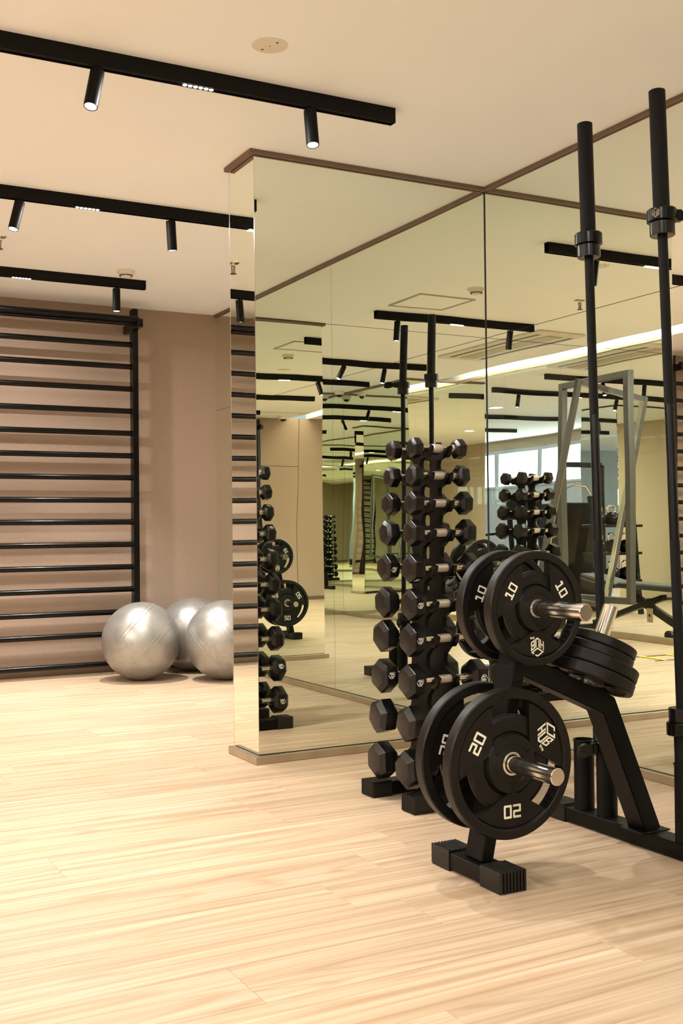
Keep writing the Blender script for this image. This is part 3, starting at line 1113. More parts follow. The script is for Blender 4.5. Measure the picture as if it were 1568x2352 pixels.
# ------------------------------------------------------------------ dumbbell rack
TIER_Z = [1.291, 1.192, 1.090, 0.982, 0.853, 0.724, 0.598, 0.450, 0.300, 0.138]
YFR = [3.440, 3.435, 3.430, 3.425, 3.420, 3.415, 3.412, 3.410, 3.408, 3.408]
YBK = [3.590, 3.592, 3.594, 3.597, 3.600, 3.602, 3.604, 3.606, 3.608, 3.608]
XC = 2.243
YC = 3.508
rack = thing('dumbbell_rack', 'tall black vertical dumbbell rack in front of the mirrored column', 'rack', (XC, YC, 0))
for sx in (-0.038, 0.038):
    out_f, out_b = [], []
    for i, z in enumerate(TIER_Z):
        yf, yb = YFR[i] - YC, YBK[i] - YC
        hw = 0.020 + 0.045 * (i / 9) ** 1.1
        zt = z - 0.008
        znext = TIER_Z[i + 1] if i < 9 else z - 0.12
        gap = z - znext
        # cradle lip, then curve in to the waist half way down
        out_f += [(yf - 0.026, z + 0.006), (yf - 0.020, z - 0.012), (yf + 0.006, z - 0.030), (-hw - 0.006, z - gap * 0.42), (-hw, z - gap * 0.60), (-hw - 0.004, z - gap * 0.74)]
        out_b += [(yb + 0.026, z + 0.006), (yb + 0.020, z - 0.012), (yb - 0.006, z - 0.030), (hw + 0.006, z - gap * 0.42), (hw, z - gap * 0.60), (hw + 0.004, z - gap * 0.74)]
    topf = [(0.028 * -1, TIER_Z[0] - 0.020), (YFR[0] - YC + 0.020, TIER_Z[0] - 0.014)]
    topb = [(0.028, TIER_Z[0] - 0.020), (YBK[0] - YC - 0.020, TIER_Z[0] - 0.014)]
    # between tiers the plate returns to the cradle through the notch above
    pts = topf + out_f + [(-0.055, 0.055), (0.055, 0.055)] + out_b[::-1] + topb[::-1]
    b = MB()
    b.extrude_poly([(sx - 0.009, a, c) for a, c in pts], (0.018, 0, 0))
    b.build('side_plate', M_BLACK, rack)
for yy in (3.355, 3.645):
    f = MB(); f.box(-0.165, 0.165, yy - YC - 0.038, yy - YC + 0.038, 0.006, 0.052, 0.003); f.build('foot_beam', M_BLACK, rack)
    rib_cap(rack, -0.192, -0.110, yy - YC - 0.043, yy - YC + 0.043, 0.0, 0.056, ('x', -1))
    rib_cap(rack, 0.110, 0.192, yy - YC - 0.043, yy - YC + 0.043, 0.0, 0.056, ('x', 1))
b = MB(); b.box(-0.04, 0.04, 3.39 - YC, 3.61 - YC, 0.012, 0.05, 0.002); b.build('cross_beam', M_BLACK, rack)
# plastic J-saddles
sd = MB()
prof = [(-0.026, 0.007), (-0.020, -0.008), (-0.012, -0.0155), (0.0, -0.018), (0.012, -0.0155), (0.020, -0.004), (0.022, 0.012), (0.028, 0.012), (0.028, -0.010), (0.020, -0.026), (0.006, -0.034), (-0.010, -0.032), (-0.024, -0.018), (-0.031, 0.002), (-0.031, 0.010)]
sd.extrude_poly([(-0.007, a, c) for a, c in prof], (0.014, 0, 0))
SADDLE = sd.mesh('saddle', M_SATIN)
for i, z in enumerate(TIER_Z):
    for sx in (-0.041, 0.041):
        o = link('saddle', SADDLE, rack); o.location = (sx, YFR[i] - YC, z); o.scale = (1, 1, 1)
        o = link('saddle', SADDLE, rack); o.location = (sx, YBK[i] - YC, z); o.scale = (1, -1, 1)

# ------------------------------------------------------------------ hex dumbbells
CR = [0.0385, 0.0405, 0.044, 0.049, 0.0535, 0.0585, 0.061, 0.064, 0.067, 0.0695]
HO = [0.095 + 0.052 * i / 9 for i in range(10)]
HL = [0.046 + 0.034 * i / 9 for i in range(10)]
KG = ['1', '2', '3', '4', '5', '6', '7', '8', '9', '10']
ORD = ['top', 'second', 'third', 'fourth', 'fifth', 'sixth', 'seventh', 'eighth', 'ninth', 'bottom']


def hex_head(i, s):
    """hexagonal head with chamfered ends, centred on x = s*HO"""
    r, L = CR[i], HL[i]
    prof = [(-L / 2, 0.0), (-L / 2, r * 0.70), (-L / 2 + r * 0.23, r * 0.985), (-L / 2 + r * 0.25, r), (L / 2 - r * 0.25, r), (L / 2 - r * 0.23, r * 0.985), (L / 2, r * 0.70), (L / 2, 0.0)]
    bm = bmesh.new()
    rings = []
    for a, q in prof:
        x = s * HO[i] + a
        if q == 0:
            rings.append([bm.verts.new((x, 0, 0))])
        else:
            rings.append([bm.verts.new((x, q * math.sin(PI / 3 * k_), q * math.cos(PI / 3 * k_))) for k_ in range(6)])
    for a, b_ in zip(rings, rings[1:]):
        for k_ in range(6):
            j = (k_ + 1) % 6
            if len(a) == 1:
                bm.faces.new((a[0], b_[j], b_[k_]))
            elif len(b_) == 1:
                bm.faces.new((a[k_], a[j], b_[0]))
            else:
                bm.faces.new((a[k_], a[j], b_[j], b_[k_]))
    bmesh.ops.recalc_face_normals(bm, faces=bm.faces)
    es = [e for e in bm.edges if len(e.link_faces) == 2 and e.calc_face_angle(0) > R(22)]
    bmesh.ops.bevel(bm, geom=es, offset=0.0016, segments=2, affect='EDGES', profile=0.6)
    me = bpy.data.meshes.new('head')
    bm.to_mesh(me); bm.free()
    me.materials.append(M_RUBBER)
    me.shade_smooth(); me.set_sharp_from_angle(angle=R(18))
    return me


def dumbbell(i, label, loc, rotx, logos):
    t = thing('hex_dumbbell', label, 'dumbbell', loc, (rotx, 0, 0), 'black hex dumbbells on the vertical rack')
    r, L = CR[i], HL[i]
    inner = HO[i] - L / 2
    heads = []
    for s in (-1, 1):
        heads.append(link('head', HEADS[(i, s)], t))
    b = MB()
    b.lathe((-inner - 0.004, 0, 0), (1, 0, 0), [(0, 0.0165), (0.009, 0.0165), (0.010, 0.013), (0.016, 0.0115), (inner * 0.62, 0.0128), (2 * inner + 0.008 - inner * 0.62, 0.0128), (2 * inner - 0.008, 0.0115), (2 * inner - 0.002, 0.013), (2 * inner - 0.001, 0.0165), (2 * inner + 0.008, 0.0165)], 24)
    h_ = b.build('handle', M_CHROME, t)
    g = inner * 0.29
    b = MB(); b.lathe((-g, 0, 0), (1, 0, 0), [(0, 0.0128), (0.003, 0.0152), (g, 0.0160), (2 * g - 0.003, 0.0152), (2 * g, 0.0128)], 24); b.build('knurled_grip', M_KNURL, h_)
    ap = r * math.cos(PI / 6)
    sz = r * 0.36
    for (s, face) in logos:
        # flat number k has its normal at angle 60*k+30 measured from +Z towards +Y
        a = PI / 3 * face + PI / 6
        n = Vector((0, math.sin(a), math.cos(a)))
        uy = Vector((s, 0, 0))
        me = flat_mesh(logo_polys(sz, True), Vector((s * (HO[i] + 0.002), 0, 0)) + n * (ap + 0.0003), uy.cross(n), uy, 0, 'logo', M_WHITEP)
        link('logo', me, heads[0 if s < 0 else 1])
    return t


HEADS = {(i, s): hex_head(i, s) for i in range(10) for s in (-1, 1)}
# roll angles as the photo shows them; face 4 looks towards the camera side (-Y)
F_ROLL = [0.22, -0.10, 0.12, 0.06, 0.05, 0.03, 0.0, 0.0, 0.18, -0.12]
B_ROLL = [0.35, -0.28, 0.10, -0.20, 0.16, -0.06, 0.10, -0.10, 0.22, -0.05]
F_LOGO = {4: [(-1, 3)], 5: [(-1, 4)], 6: [(-1, 4)], 7: [(-1, 4), (1, 4)]}
B_LOGO = {0: [(-1, 3)], 4: [(-1, 4), (1, 0)], 6: [(-1, 3)], 7: [(-1, 4)], 8: [(1, 1)], 9: [(1, 1)], 2: [(1, 0)], 3: [(1, 0)]}
for i in range(10):
    dumbbell(i, 'black hex dumbbell on the %s tier of the rack, front row' % ORD[i], (XC, YFR[i], TIER_Z[i]), F_ROLL[i], F_LOGO.get(i, []))
    dumbbell(i, 'black hex dumbbell on the %s tier of the rack, back row by the mirrored column' % ORD[i], (XC, YBK[i], TIER_Z[i]), B_ROLL[i], B_LOGO.get(i, []))

# ------------------------------------------------------------------ plate rack
YP = 2.64
LEGX = lambda z: 1.835 + 0.227 * z
prack = thing('plate_rack', 'black steel weight plate tree with two feet and bar holders', 'rack', (2.16, YP, 0))


def P_(x, y, z):
    return (x - 2.16, y - YP, z)


b = MB(); b.box(1.804 - 2.16, 1.886 - 2.16, 2.52 - YP, 2.76 - YP, 0.005, 0.052, 0.003); b.build('foot_beam', M_BLACK, prack)
rib_cap(prack, 1.800 - 2.16, 1.890 - 2.16, 2.477 - YP, 2.572 - YP, 0.0, 0.057, ('y', -1))
rib_cap(prack, 1.800 - 2.16, 1.890 - 2.16, 2.725 - YP, 2.815 - YP, 0.0, 0.057, ('y', 1))
b = MB(); b.box(2.444 - 2.16, 2.520 - 2.16, 2.10 - YP, 3.02 - YP, 0.005, 0.052, 0.003); b.build('foot_beam', M_BLACK, prack)
rib_cap(prack, 2.440 - 2.16, 2.524 - 2.16, 2.985 - YP, 3.075 - YP, 0.0, 0.057, ('y', 1))
rib_cap(prack, 2.440 - 2.16, 2.524 - 2.16, 2.03 - YP, 2.12 - YP, 0.0, 0.057, ('y', -1))
b = MB(); b.beam(P_(LEGX(0.05), YP, 0.05), P_(LEGX(0.86), YP, 0.86), 0.042, 0.082, 0.003, side=(0, 1, 0)); b.build('leg', M_BLACK, prack)
# bent rear member: slanting beam, knee, rear leg (one welded profile)
cen = [(1.955, 0.612), (2.305, 0.455), (2.478, 0.050)]


def offs(pts, d):
    out = []
    n = len(pts)
    for i in range(n):
        if i == 0:
            t_ = Vector(pts[1]) - Vector(pts[0])
        elif i == n - 1:
            t_ = Vector(pts[-1]) - Vector(pts[-2])
        else:
            a_ = (Vector(pts[i]) - Vector(pts[i - 1])).normalized(); c_ = (Vector(pts[i + 1]) - Vector(pts[i])).normalized()
            t_ = a_ + c_
        t_ = t_.normalized()
        nrm = Vector((-t_.y, t_.x))
        k_ = 1.0
        if 0 < i < n - 1:
            k_ = 1 / max(0.3, nrm.dot(Vector((-a_.y, a_.x))))
        out.append(Vector(pts[i]) + nrm * d * k_)
    return out


outer = offs(cen, 0.030)
inner_ = offs(cen, -0.030)
b = MB(); b.extrude_poly([P_(q[0], YP - 0.040, q[1]) for q in outer + inner_[::-1]], (0, 0.080, 0))
bmesh.ops.recalc_face_normals(b.bm, faces=b.bm.faces)
bmesh.ops.bevel(b.bm, geom=[e for e in b.bm.edges], offset=0.003, segments=2, affect='EDGES')
b.build('leg', M_BLACK, prack)
b = MB(); b.box(2.42 - 2.16, 2.535 - 2.16, -0.05, 0.05, 0.050, 0.056, 0.002); b.build('weld_plate', M_BLACK, prack)


def peg(p0, p1, r=0.0238):
    p0, p1 = Vector(p0), Vector(p1)
    L = (p1 - p0).length
    b = MB(); b.lathe(P_(*p0), p1 - p0, [(0, r), (L - 0.002, r), (L, r - 0.002), (L, 0)], 32)
    o = b.build('peg', M_CHROME, prack)
    c = MB(); c.lathe(P_(*p0), p1 - p0, [(0.0, r), (0.0, r + 0.016), (0.006, r + 0.016), (0.006, r)], 28, close=False); c.build('flange', M_BLACK, o)
    return o


Z20, Z10 = 0.328, 0.763
X20, X10 = 1.912, 2.008
peg((X20, YP - 0.04, Z20), (X20, 2.363, Z20))
peg((X20, YP + 0.04, Z20), (X20, 2.917, Z20))
peg((X10, YP - 0.04, Z10), (X10, 2.352, Z10))
peg((X10, YP + 0.04, Z10), (X10, 2.928, Z10))
PD = Vector((0.417, 0, 0.909))
PB = Vector((2.230, YP, 0.486))
peg(PB + PD * 0.028, PB + PD * 0.292)
# tubes that hold the barbells
for yy, nm in ((2.930, 'bar_holder'), (2.818, 'bar_holder'), (2.470, 'bar_holder'), (2.36, 'bar_holder')):
    b = MB()
    b.tube(P_(2.482, yy, 0.052), P_(2.482, yy, 0.284), 0.0335, 0.0295)
    b.lathe(P_(2.482, yy, 0.280), (0, 0, 1), [(0, 0.0338), (0.001, 0.0362), (0.004, 0.0362), (0.005, 0.0338)], 28, close=False)
    b.build(nm, M_BLACK, prack)


# ------------------------------------------------------------------ weight plates
def plate_meshes(Rr, T, cfg):
    """tri-grip plate, axis Z, front face +Z. returns body mesh"""
    NW, NS = 12, 22          # angular cells per window / per spoke, three times
    c = 0.30                 # half width of the window as share of R
    rad = [0.132, 0.150, 0.160, 0.175, 0.262, 0.270, 0.385, 0.400, 0.415, 0.43, 0.52, 0.600, 0.640, 0.655, 0.70, 0.78, 0.835, 0.845, 0.862, 0.880, 0.900, 0.960, 0.985, 1.0]
    T2 = T / 2

    def thw(r):
        return math.asin(min(0.95, c / max(r, 0.33)))
    angs = []
    for w in range(3):
        for i in range(NW):
            angs.append((w, 'w', -1 + 2 * i / NW))
        for i in range(NS):
            angs.append((w, 's', i / NS))
    NA = len(angs)

    def theta(k, r):
        w, kind, q = angs[k % NA]
        a0 = PI / 2 - w * 2 * PI / 3 if False else PI / 2 + w * 2 * PI / 3
        tw = thw(r)
        if kind == 'w':
            return a0 + q * tw
        return a0 + tw + q * (2 * PI / 3 - 2 * tw)

    def kindof(k):
        return angs[k % NA][1]

    def hgt(r, k, cellkind):
        if r < 0.155:
            return T2 * 0.92
        if r < 0.262:
            return T2 * 0.86
        if r < 0.266:
            return T2 * 0.80
        if r < 0.39:
            return T2 * 0.88
        if r < 0.41:
            return T2 * 0.70 if cellkind == 's' else T2 * 0.5
        if r < 0.84:
            return T2 * 0.70 if cellkind == 's' else (T2 * 0.40 if 0.42 < r < 0.63 else T2 * 0.18)
        if r < 0.862:
            return T2 * 0.55
        if r < 0.88:
            return T2 * 0.90
        if r < 0.96:
            return T2
        if r < 0.99:
            return T2 * 0.93
        return T2 * 0.72
    NR = len(rad)
    bm = bmesh.new()
    vc = {}

    def vert(ri, k, side, kd):
        k = k % NA
        h_ = hgt(rad[ri], k, kd)
        key = (ri, k, side, round(h_, 6))
        if key not in vc:
            r = rad[ri]
            wob = 0.0
            th = theta(k, r)
            rr = r * Rr
            vc[key] = bm.verts.new((rr * math.cos(th), rr * math.sin(th), side * h_))
        return vc[key]

    def hole(ri, k):
        return kindof(k) == 'w' and 0.65 <= rad[ri] < 0.85

    def cellk(ri, k):
        return 'w' if (kindof(k) == 'w' and 0.39 < (rad[ri] + rad[min(ri + 1, NR - 1)]) / 2 < 0.85) else 's'
    for ri in range(NR - 1):
        for k in range(NA):
            if hole(ri, k):
                continue
            kd = cellk(ri, k)
            for side in (1, -1):
                q = [vert(ri, k, side, kd), vert(ri + 1, k, side, kd), vert(ri + 1, k + 1, side, kd), vert(ri, k + 1, side, kd)]
                if side < 0:
                    q = q[::-1]
                try:
                    bm.faces.new(q)
                except ValueError:
                    pass
    # walls where neighbouring cells differ in height or are open
    def wall(a, b_, c_, d_):
        vs = []
        for v in (a, b_, c_, d_):
            if v not in vs:
                vs.append(v)
        if len(vs) >= 3:
            try:
                bm.faces.new(vs)
            except ValueError:
                pass
    for ri in range(NR - 1):
        for k in range(NA):
            k2 = (k - 1) % NA
            h1, h2 = hole(ri, k), hole(ri, k2)
            ka, kb = cellk(ri, k), cellk(ri, k2)
            if h1 and h2:
                continue
            if h1 != h2:
                kd = kb if h1 else ka
                wall(vert(ri, k, 1, kd), vert(ri + 1, k, 1, kd), vert(ri + 1, k, -1, kd), vert(ri, k, -1, kd))
            elif ka != kb:
                for side in (1, -1):
                    wall(vert(ri, k, side, ka), vert(ri + 1, k, side, ka), vert(ri + 1, k, side, kb), vert(ri, k, side, kb))
    for ri in range(NR):
        for k in range(NA):
            inn = None if ri == 0 else (hole(ri - 1, k), cellk(ri - 1, k))
            out = None if ri == NR - 1 else (hole(ri, k), cellk(ri, k))
            if inn is None or out is None:
                kd = (out or inn)[1]
                wall(vert(ri, k, 1, kd), vert(ri, k + 1, 1, kd), vert(ri, k + 1, -1, kd), vert(ri, k, -1, kd))
            elif inn[0] != out[0]:
                kd = out[1] if inn[0] else inn[1]
                wall(vert(ri, k, 1, kd), vert(ri, k + 1, 1, kd), vert(ri, k + 1, -1, kd), vert(ri, k, -1, kd))
            elif inn[1] != out[1] and not inn[0]:
                for side in (1, -1):
                    wall(vert(ri, k, side, inn[1]), vert(ri, k + 1, side, inn[1]), vert(ri, k + 1, side, out[1]), vert(ri, k, side, out[1]))
    bmesh.ops.recalc_face_normals(bm, faces=bm.faces)
    me = bpy.data.meshes.new('body')
    bm.to_mesh(me); bm.free()
    me.materials.append(M_URETH)
    me.shade_smooth(); me.set_sharp_from_angle(angle=R(28))
    # finger ridges in the three grips
    g = MB()
    for w in range(3):
        a0 = PI / 2 + w * 2 * PI / 3
        for i in range(5):
            a = a0 + (i - 2) * 0.115
            rr = 0.862 * Rr
            g.lathe((rr * math.cos(a), rr * math.sin(a), -T2 * 0.62), (0, 0, 1), [(0, 0.0), (0.003, 0.020 * Rr), (T2 * 1.24 - 0.003, 0.020 * Rr), (T2 * 1.24, 0.0)], 10, close=False)
    gm = g.mesh('grip', M_URETH)
    # steel insert
    s = MB()
    s.lathe((0, 0, -T2 * 0.95), (0, 0, 1), [(0, 0.0262), (0, Rr * 0.150), (0.001, Rr * 0.155), (T * 0.95 - 0.001, Rr * 0.155), (T * 0.95, Rr * 0.148), (T * 0.95, 0.0268), (T * 0.95 - 0.002, 0.0262), (0, 0.0262)], 40, close=False)
    sm = s.mesh('steel_ring', M_CHROME)
    return me, gm, sm


PM = {}


def plate(kind, label, loc, rot, items, spin=0.0):
    """items = [(text|'logo', angle_deg, turn_deg)] printed on the spokes of the front (+Z) face"""
    Rr, T = {'20': (0.2135, 0.044), '10': (0.1655, 0.040), '5': (0.142, 0.037), '2': (0.117, 0.029)}[kind]
    if kind not in PM:
        PM[kind] = plate_meshes(Rr, T, None)
    me, gm, sm = PM[kind]
    t = thing('weight_plate', label, 'weight plate', loc, rot, 'black three-grip weight plates on the plate tree')
    body = link('body', me, t)
    body.rotation_euler = (0, 0, spin)
    link('grip', gm, body)
    link('steel_ring', sm, body)
    for (what, ang, turn) in items:
        a = R(ang)
        rr = (0.63 if what != 'logo' else 0.665) * Rr
        o_ = Vector((rr * math.cos(a), rr * math.sin(a), T / 2 * 0.70))
        tt = R(turn)
        ux = Vector((math.cos(tt), math.sin(tt), 0)); uy = Vector((-math.sin(tt), math.cos(tt), 0))
        if what == 'logo':
            q = flat_mesh(logo_polys(Rr * 0.28), o_, ux, uy, 0.0006, 'logo', M_CREAM)
            link('logo', q, body)
        else:
            q = flat_mesh(text_polys(what, Rr * 0.178), o_, ux, uy, 0.0006, 'number', M_CREAM)
            link('number', q, body)
    return t


# front faces look along -Y: rotate so +Z -> -Y, local X -> +X, local Y -> +Z
FR = (R(90), 0, 0)
plate('20', 'large 20 plate facing the camera on the lower peg, nearest side', (X20, 2.582, Z20), FR,
      [('20', 150, 60), ('logo', 30, -60), ('20', 270, 180)])
plate('20', 'large 20 plate on the lower peg behind the post', (X20, 2.722, Z20), FR,
      [('20', 162, 72), ('logo', 42, -48), ('20', 282, 192)], spin=R(0))
plate('10', 'smaller 10 plate facing the camera on the upper peg, nearest side', (X10, 2.580, Z10), FR,
      [('10', 150, 60), ('10', 30, -60), ('logo', 270, 180)])
plate('10', 'smaller 10 plate on the upper peg behind the post', (X10, 2.720, Z10), FR,
      [('10', 158, 68), ('10', 38, -52), ('logo', 278, 188)])
tilt = (0, math.atan2(PD.x, PD.z), 0)
s = 0.045
for kind, lab, T in (('5', 'bottom plate of the tilted stack on the slanting peg', 0.037), ('5', 'second plate up in the tilted stack on the slanting peg', 0.037),
                     ('2', 'third plate up in the tilted stack, smaller than those below', 0.029), ('2', 'topmost small plate of the tilted stack on the slanting peg', 0.029)):
    c_ = PB + PD * (s + T / 2)
    dx = {'bottom': -0.002, 'second': 0.002}.get(lab.split()[0], 0)
    plate(kind, 'black weight plate, ' + lab, c_, tilt, [('5', 150, 60)] if kind == '5' else [], spin=R(random.uniform(0, 100)))
    s += T + 0.0012


# ------------------------------------------------------------------ barbells
def barbell(label, foot, head, smooth_from, smooth_to, SB):
    foot, head = Vector(foot), Vector(head)
    L = (head - foot).length
    t = thing('barbell', label, 'barbell', foot, group='black barbells standing in the bar holders')
    t.rotation_mode = 'QUATERNION'
    t.rotation_quaternion = Vector((0, 0, 1)).rotation_difference(head - foot)
    SL = 0.425
    b = MB(); b.lathe((0, 0, 0), (0, 0, 1), [(0, 0.022), (0.002, 0.0252), (SB, 0.0252)], 32); s1 = b.build('sleeve', M_BARK, t)
    b = MB(); b.lathe((0, 0, L - SL), (0, 0, 1), [(0, 0.0252), (SL - 0.002, 0.0252), (SL, 0.022)], 32); s2 = b.build('sleeve', M_BARK, t)
    b = MB(); b.lathe((0, 0, SB - 0.012), (0, 0, 1), [(0, 0.0252), (0, 0.036), (0.002, 0.038), (0.040, 0.038), (0.042, 0.036), (0.042, 0.0152)], 36, close=False); b.build('stop_collar', M_BARS, t)
    b = MB(); b.lathe((0, 0, L - SL + 0.012), (0, 0, -1), [(0, 0.0252), (0, 0.036), (0.002, 0.038), (0.040, 0.038), (0.042, 0.036), (0.042, 0.0152)], 36, close=False); b.build('stop_collar', M_BARS, t)
    a0, a1 = SB, L - SL
    b = MB(); b.lathe((0, 0, a0), (0, 0, 1), [(0, 0.0150), (smooth_from - a0, 0.0150)], 24); b.build('knurled_shaft', M_BARK, t)
    b = MB(); b.lathe((0, 0, smooth_from), (0, 0, 1), [(0, 0.0146), (smooth_to - smooth_from, 0.0146)], 24); b.build('smooth_shaft', M_BARS, t)
    b = MB(); b.lathe((0, 0, smooth_to), (0, 0, 1), [(0, 0.0150), (a1 - smooth_to, 0.0150)], 24); b.build('knurled_shaft', M_BARK, t)
    return t


def clamp(label, loc, axis, lever_dir, logo_dir=None):
    """quick-lock collar: split ring with lever"""
    t = thing('bar_collar', label, 'bar collar', loc, group='black lever collars on the barbells')
    t.rotation_mode = 'QUATERNION'
    axis = Vector(axis).normalized()
    t.rotation_quaternion = Vector((0, 0, 1)).rotation_difference(axis)
    b = MB(); b.lathe((0, 0, -0.020), (0, 0, 1), [(0, 0.0262), (0, 0.042), (0.002, 0.0455), (0.036, 0.0455), (0.040, 0.042), (0.040, 0.0262)], 40, close=False)
    ring = b.build('ring', M_SATIN, t)
    a = math.atan2(lever_dir[1], lever_dir[0])
    mm = Matrix.Rotation(a, 4, 'Z')
    b = MB()
    b.box(0.036, 0.062, -0.012, 0.012, -0.018, 0.018, 0.003, mm)
    b.build('hinge', M_SATIN, t)
    b = MB()
    prof_ = [(0.050, -0.010), (0.064, -0.013), (0.085, -0.020), (0.110, -0.024), (0.128, -0.018), (0.130, 0.0), (0.120, 0.016), (0.095, 0.022), (0.070, 0.014), (0.050, 0.010)]
    b.extrude_poly([mm @ Vector((x, -0.006, z)) for x, z in prof_], mm.to_3x3() @ Vector((0, 0.012, 0)))
    b.build('lever', M_SATIN, t)
    if logo_dir is not None:
        a = math.atan2(logo_dir[1], logo_dir[0])
        # wrap the logo round the ring
        bm = bmesh.new()
        for q in logo_polys(0.024, False):
            vs = []
            for x, y in q:
                aa = a + x / 0.0459
                vs.append(bm.verts.new((0.0459 * math.cos(aa), 0.0459 * math.sin(aa), y)))
            bm.faces.new(vs)
        me = bpy.data.meshes.new('logo'); bm.to_mesh(me); bm.free()
        me.materials.append(mat('tan_print', (0.30, 0.21, 0.15), 0.6, noise=(20, 0.05)))
        link('logo', me, ring)
    return t


def upright_bar(label, foot, head, SB):
    d = (Vector(head) - Vector(foot)).normalized()
    z0 = foot[2]
    L = (Vector(head) - Vector(foot)).length
    barbell(label, foot, head, 0.895, 1.31, SB)
    return d, L


f1, h1 = (2.483, 2.820, 0.058), (2.482, 2.880, 2.348)
d1, L1 = upright_bar('black barbell in the second bar holder, left of the other barbell', f1, h1, 0.250)
f2, h2 = (2.483, 2.472, 0.058), (2.482, 2.545, 2.340)
d2, L2 = upright_bar('black barbell in the holder at the near end of the rear foot beam', f2, h2, 0.362)
AX1, AX2 = d1, d2
TOPO = 0.425 - 0.012 - 0.0005
clamp('lever collar on the upper sleeve of the left barbell', Vector(f1) + d1 * (L1 - TOPO + 0.020), d1, (0.55, 0.85))
clamp('lever collar with a small logo on the upper sleeve of the right barbell', Vector(f2) + d2 * (L2 - TOPO + 0.020), d2, (0.90, -0.42), (-0.93, -0.38))
clamp('lever collar on the lower sleeve of the left barbell, just above its holder', Vector(f1) + d1 * (0.250 - 0.012 - 0.0205), d1, (-0.72, -0.1))
clamp('lever collar on the lower sleeve of the right barbell', Vector(f2) + d2 * (0.362 - 0.012 - 0.0205), d2, (0.7, 0.7))

# ------------------------------------------------------------------ things seen only in the mirrors
# adjustable bench beyond the glass
t = thing('exercise_bench', 'black adjustable exercise bench beyond the glass partition', 'bench', (-1.05, 0.95, 0))
def seatpad(name, y0_, z0_, y1_, z1_, w):
    b = MB(); b.beam((0, y0_, z0_), (0, y1_, z1_), w, 0.055, 0.014, side=(0, 0, 1)); return b.build(name, M_VINYL, t)
seatpad('back_pad', -0.20, 0.46, 0.75, 0.44, 0.27)
seatpad('seat_pad', -0.72, 0.53, -0.24, 0.45, 0.27)
b = MB(); b.beam((0, -0.65, 0.07), (0, 0.30, 0.36), 0.05, 0.07, 0.004); b.beam((0, -0.15, 0.38), (0, 0.55, 0.08), 0.05, 0.07, 0.004); b.build('frame', M_BLACK, t)
b = MB(); b.box(-0.22, 0.22, -0.70, -0.64, 0.0, 0.06, 0.004); b.build('foot', M_BLACK, t)
b = MB(); b.box(-0.20, 0.20, 0.50, 0.56, 0.02, 0.08, 0.004); b.build('foot', M_BLACK, t)
for sx in (-0.18, 0.18):
    b = MB(); b.cyl((sx - 0.015, 0.53, 0.045), (sx + 0.015, 0.53, 0.045), 0.045, 20); b.build('wheel', M_RUBBER, t)

# wall socket plate on the glass partition baseboard
t = thing('socket_box', 'small metal socket plate on the glass partition', 'socket', (GX + 0.006, 1.48, 0.17))
b = MB(); b.box(0, 0.008, -0.035, 0.035, 0.0, 0.12, 0.002); b.build('plate', M_BASE, t)
b = MB(); b.cyl((0.008, 0, 0.06), (0.012, 0, 0.06), 0.012, 16); b.build('knob', M_DARK, t)

# kettlebell rack
t = thing('kettlebell_rack', 'black three-shelf kettlebell rack beyond the glass', 'rack', (-2.5, -1.05, 0))
for s_ in (-1, 1):
    b = MB(); b.beam((s_ * 0.30, 0.14, 0), (s_ * 0.30, -0.02, 1.36), 0.05, 0.05, 0.003); b.build('post', M_BLACK, t)
SH = (0.40, 0.72, 1.04)
for z in SH:
    b = MB(); b.box(-0.33, 0.33, -0.16, 0.14, z - 0.03, z, 0.003); b.build('shelf', M_BLACK, t)
kb = None
kproto = None
n = 0
for zi, z in enumerate(SH):
    for ki, kx in enumerate((-0.20, 0.0, 0.20)):
        n += 1
        q = thing('kettlebell', 'black kettlebell on the %s shelf of the rack, %s' % (('bottom', 'middle', 'top')[zi], ('end nearest the far windows', 'middle one', 'end nearest the glass')[ki]), 'kettlebell', (-2.5 + kx, -1.06, z), group='kettlebells on the rack beyond the glass')
        if kb is None:
            b = MB(); b.lathe((0, 0, 0), (0, 0, 1), [(0, 0.0), (0, 0.05), (0.02, 0.078), (0.065, 0.092), (0.11, 0.08), (0.145, 0.045), (0.15, 0)], 24)
            kb = b.mesh('bell', M_SATIN)
            b = MB(); b.sweep([(0.04, 0, 0.125), (0.058, 0, 0.16), (0.055, 0, 0.195), (0.03, 0, 0.215), (-0.03, 0, 0.215), (-0.055, 0, 0.195), (-0.058, 0, 0.16), (-0.04, 0, 0.125)], 0.013, 10)
            kh = b.mesh('handle', M_CHROME)
        link('bell', kb, q); link('handle', kh, q)

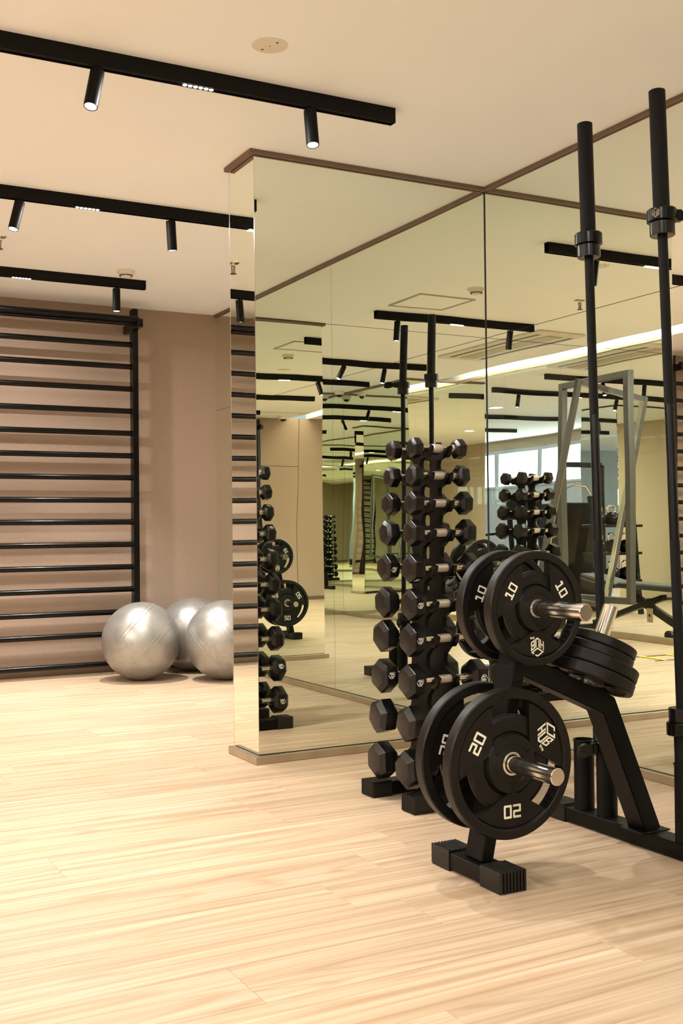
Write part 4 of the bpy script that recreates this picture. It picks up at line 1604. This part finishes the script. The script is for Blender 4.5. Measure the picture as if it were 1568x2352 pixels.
# weight machine tower
t = thing('weight_machine', 'tall black weight machine beyond the glass', 'machine', (-2.5, -1.78, 0))
b = MB(); b.box(-0.28, 0.28, -0.20, 0.20, 0.0, 1.30, 0.01); b.build('shroud', M_SATIN, t)
b = MB(); b.beam((0.30, 0.22, 0.05), (0.30, 0.22, 1.75), 0.06, 0.06, 0.004); b.beam((-0.30, 0.22, 0.05), (-0.30, 0.22, 1.75), 0.06, 0.06, 0.004); b.beam((-0.30, 0.22, 1.75), (0.30, 0.22, 1.75), 0.06, 0.06, 0.004); b.build('frame', M_BLACK, t)
b = MB(); b.sweep([(0.3, 0.22, 1.45), (0.32, 0.45, 1.5), (0.2, 0.52, 1.48), (0.1, 0.5, 1.38)], 0.014, 8); b.build('handle', M_CHROME, t)

# treadmill
t = thing('treadmill', 'black treadmill in front of the far windows', 'treadmill', (-3.6, -4.9, 0))
b = MB(); b.box(-0.85, 0.85, -0.38, 0.38, 0.05, 0.22, 0.02); b.build('deck', M_BLACK, t)
b = MB(); b.box(-0.70, 0.80, -0.25, 0.25, 0.215, 0.228); b.build('belt', M_RUBBER, t)
for s_ in (-1, 1):
    b = MB(); b.beam((-0.72, s_ * 0.36, 0.2), (-0.60, s_ * 0.36, 1.25), 0.06, 0.05, 0.004); b.beam((-0.60, s_ * 0.36, 0.95), (-0.1, s_ * 0.36, 0.92), 0.04, 0.04, 0.004); b.build('handrail', M_BLACK, t)
b = MB(); b.box(-0.66, -0.56, -0.40, 0.40, 1.15, 1.48, 0.02); b.build('console', M_SATIN, t)

# agility ladder on the floor
t = thing('agility_ladder', 'yellow and black agility ladder lying on the floor, seen in the mirror', 'ladder', (-0.20, 2.36, 0))
for yy in (-0.10, 0.16):
    b = MB(); b.box(-0.55, 0.50, yy - 0.008, yy + 0.008, 0.0, 0.003); b.build('strap', M_BLACK, t)
for i in range(4):
    b = MB(); b.box(-0.45 + i * 0.28, -0.42 + i * 0.28, -0.11, 0.17, 0.002, 0.008, 0.001); b.build('rung', M_YEL, t)
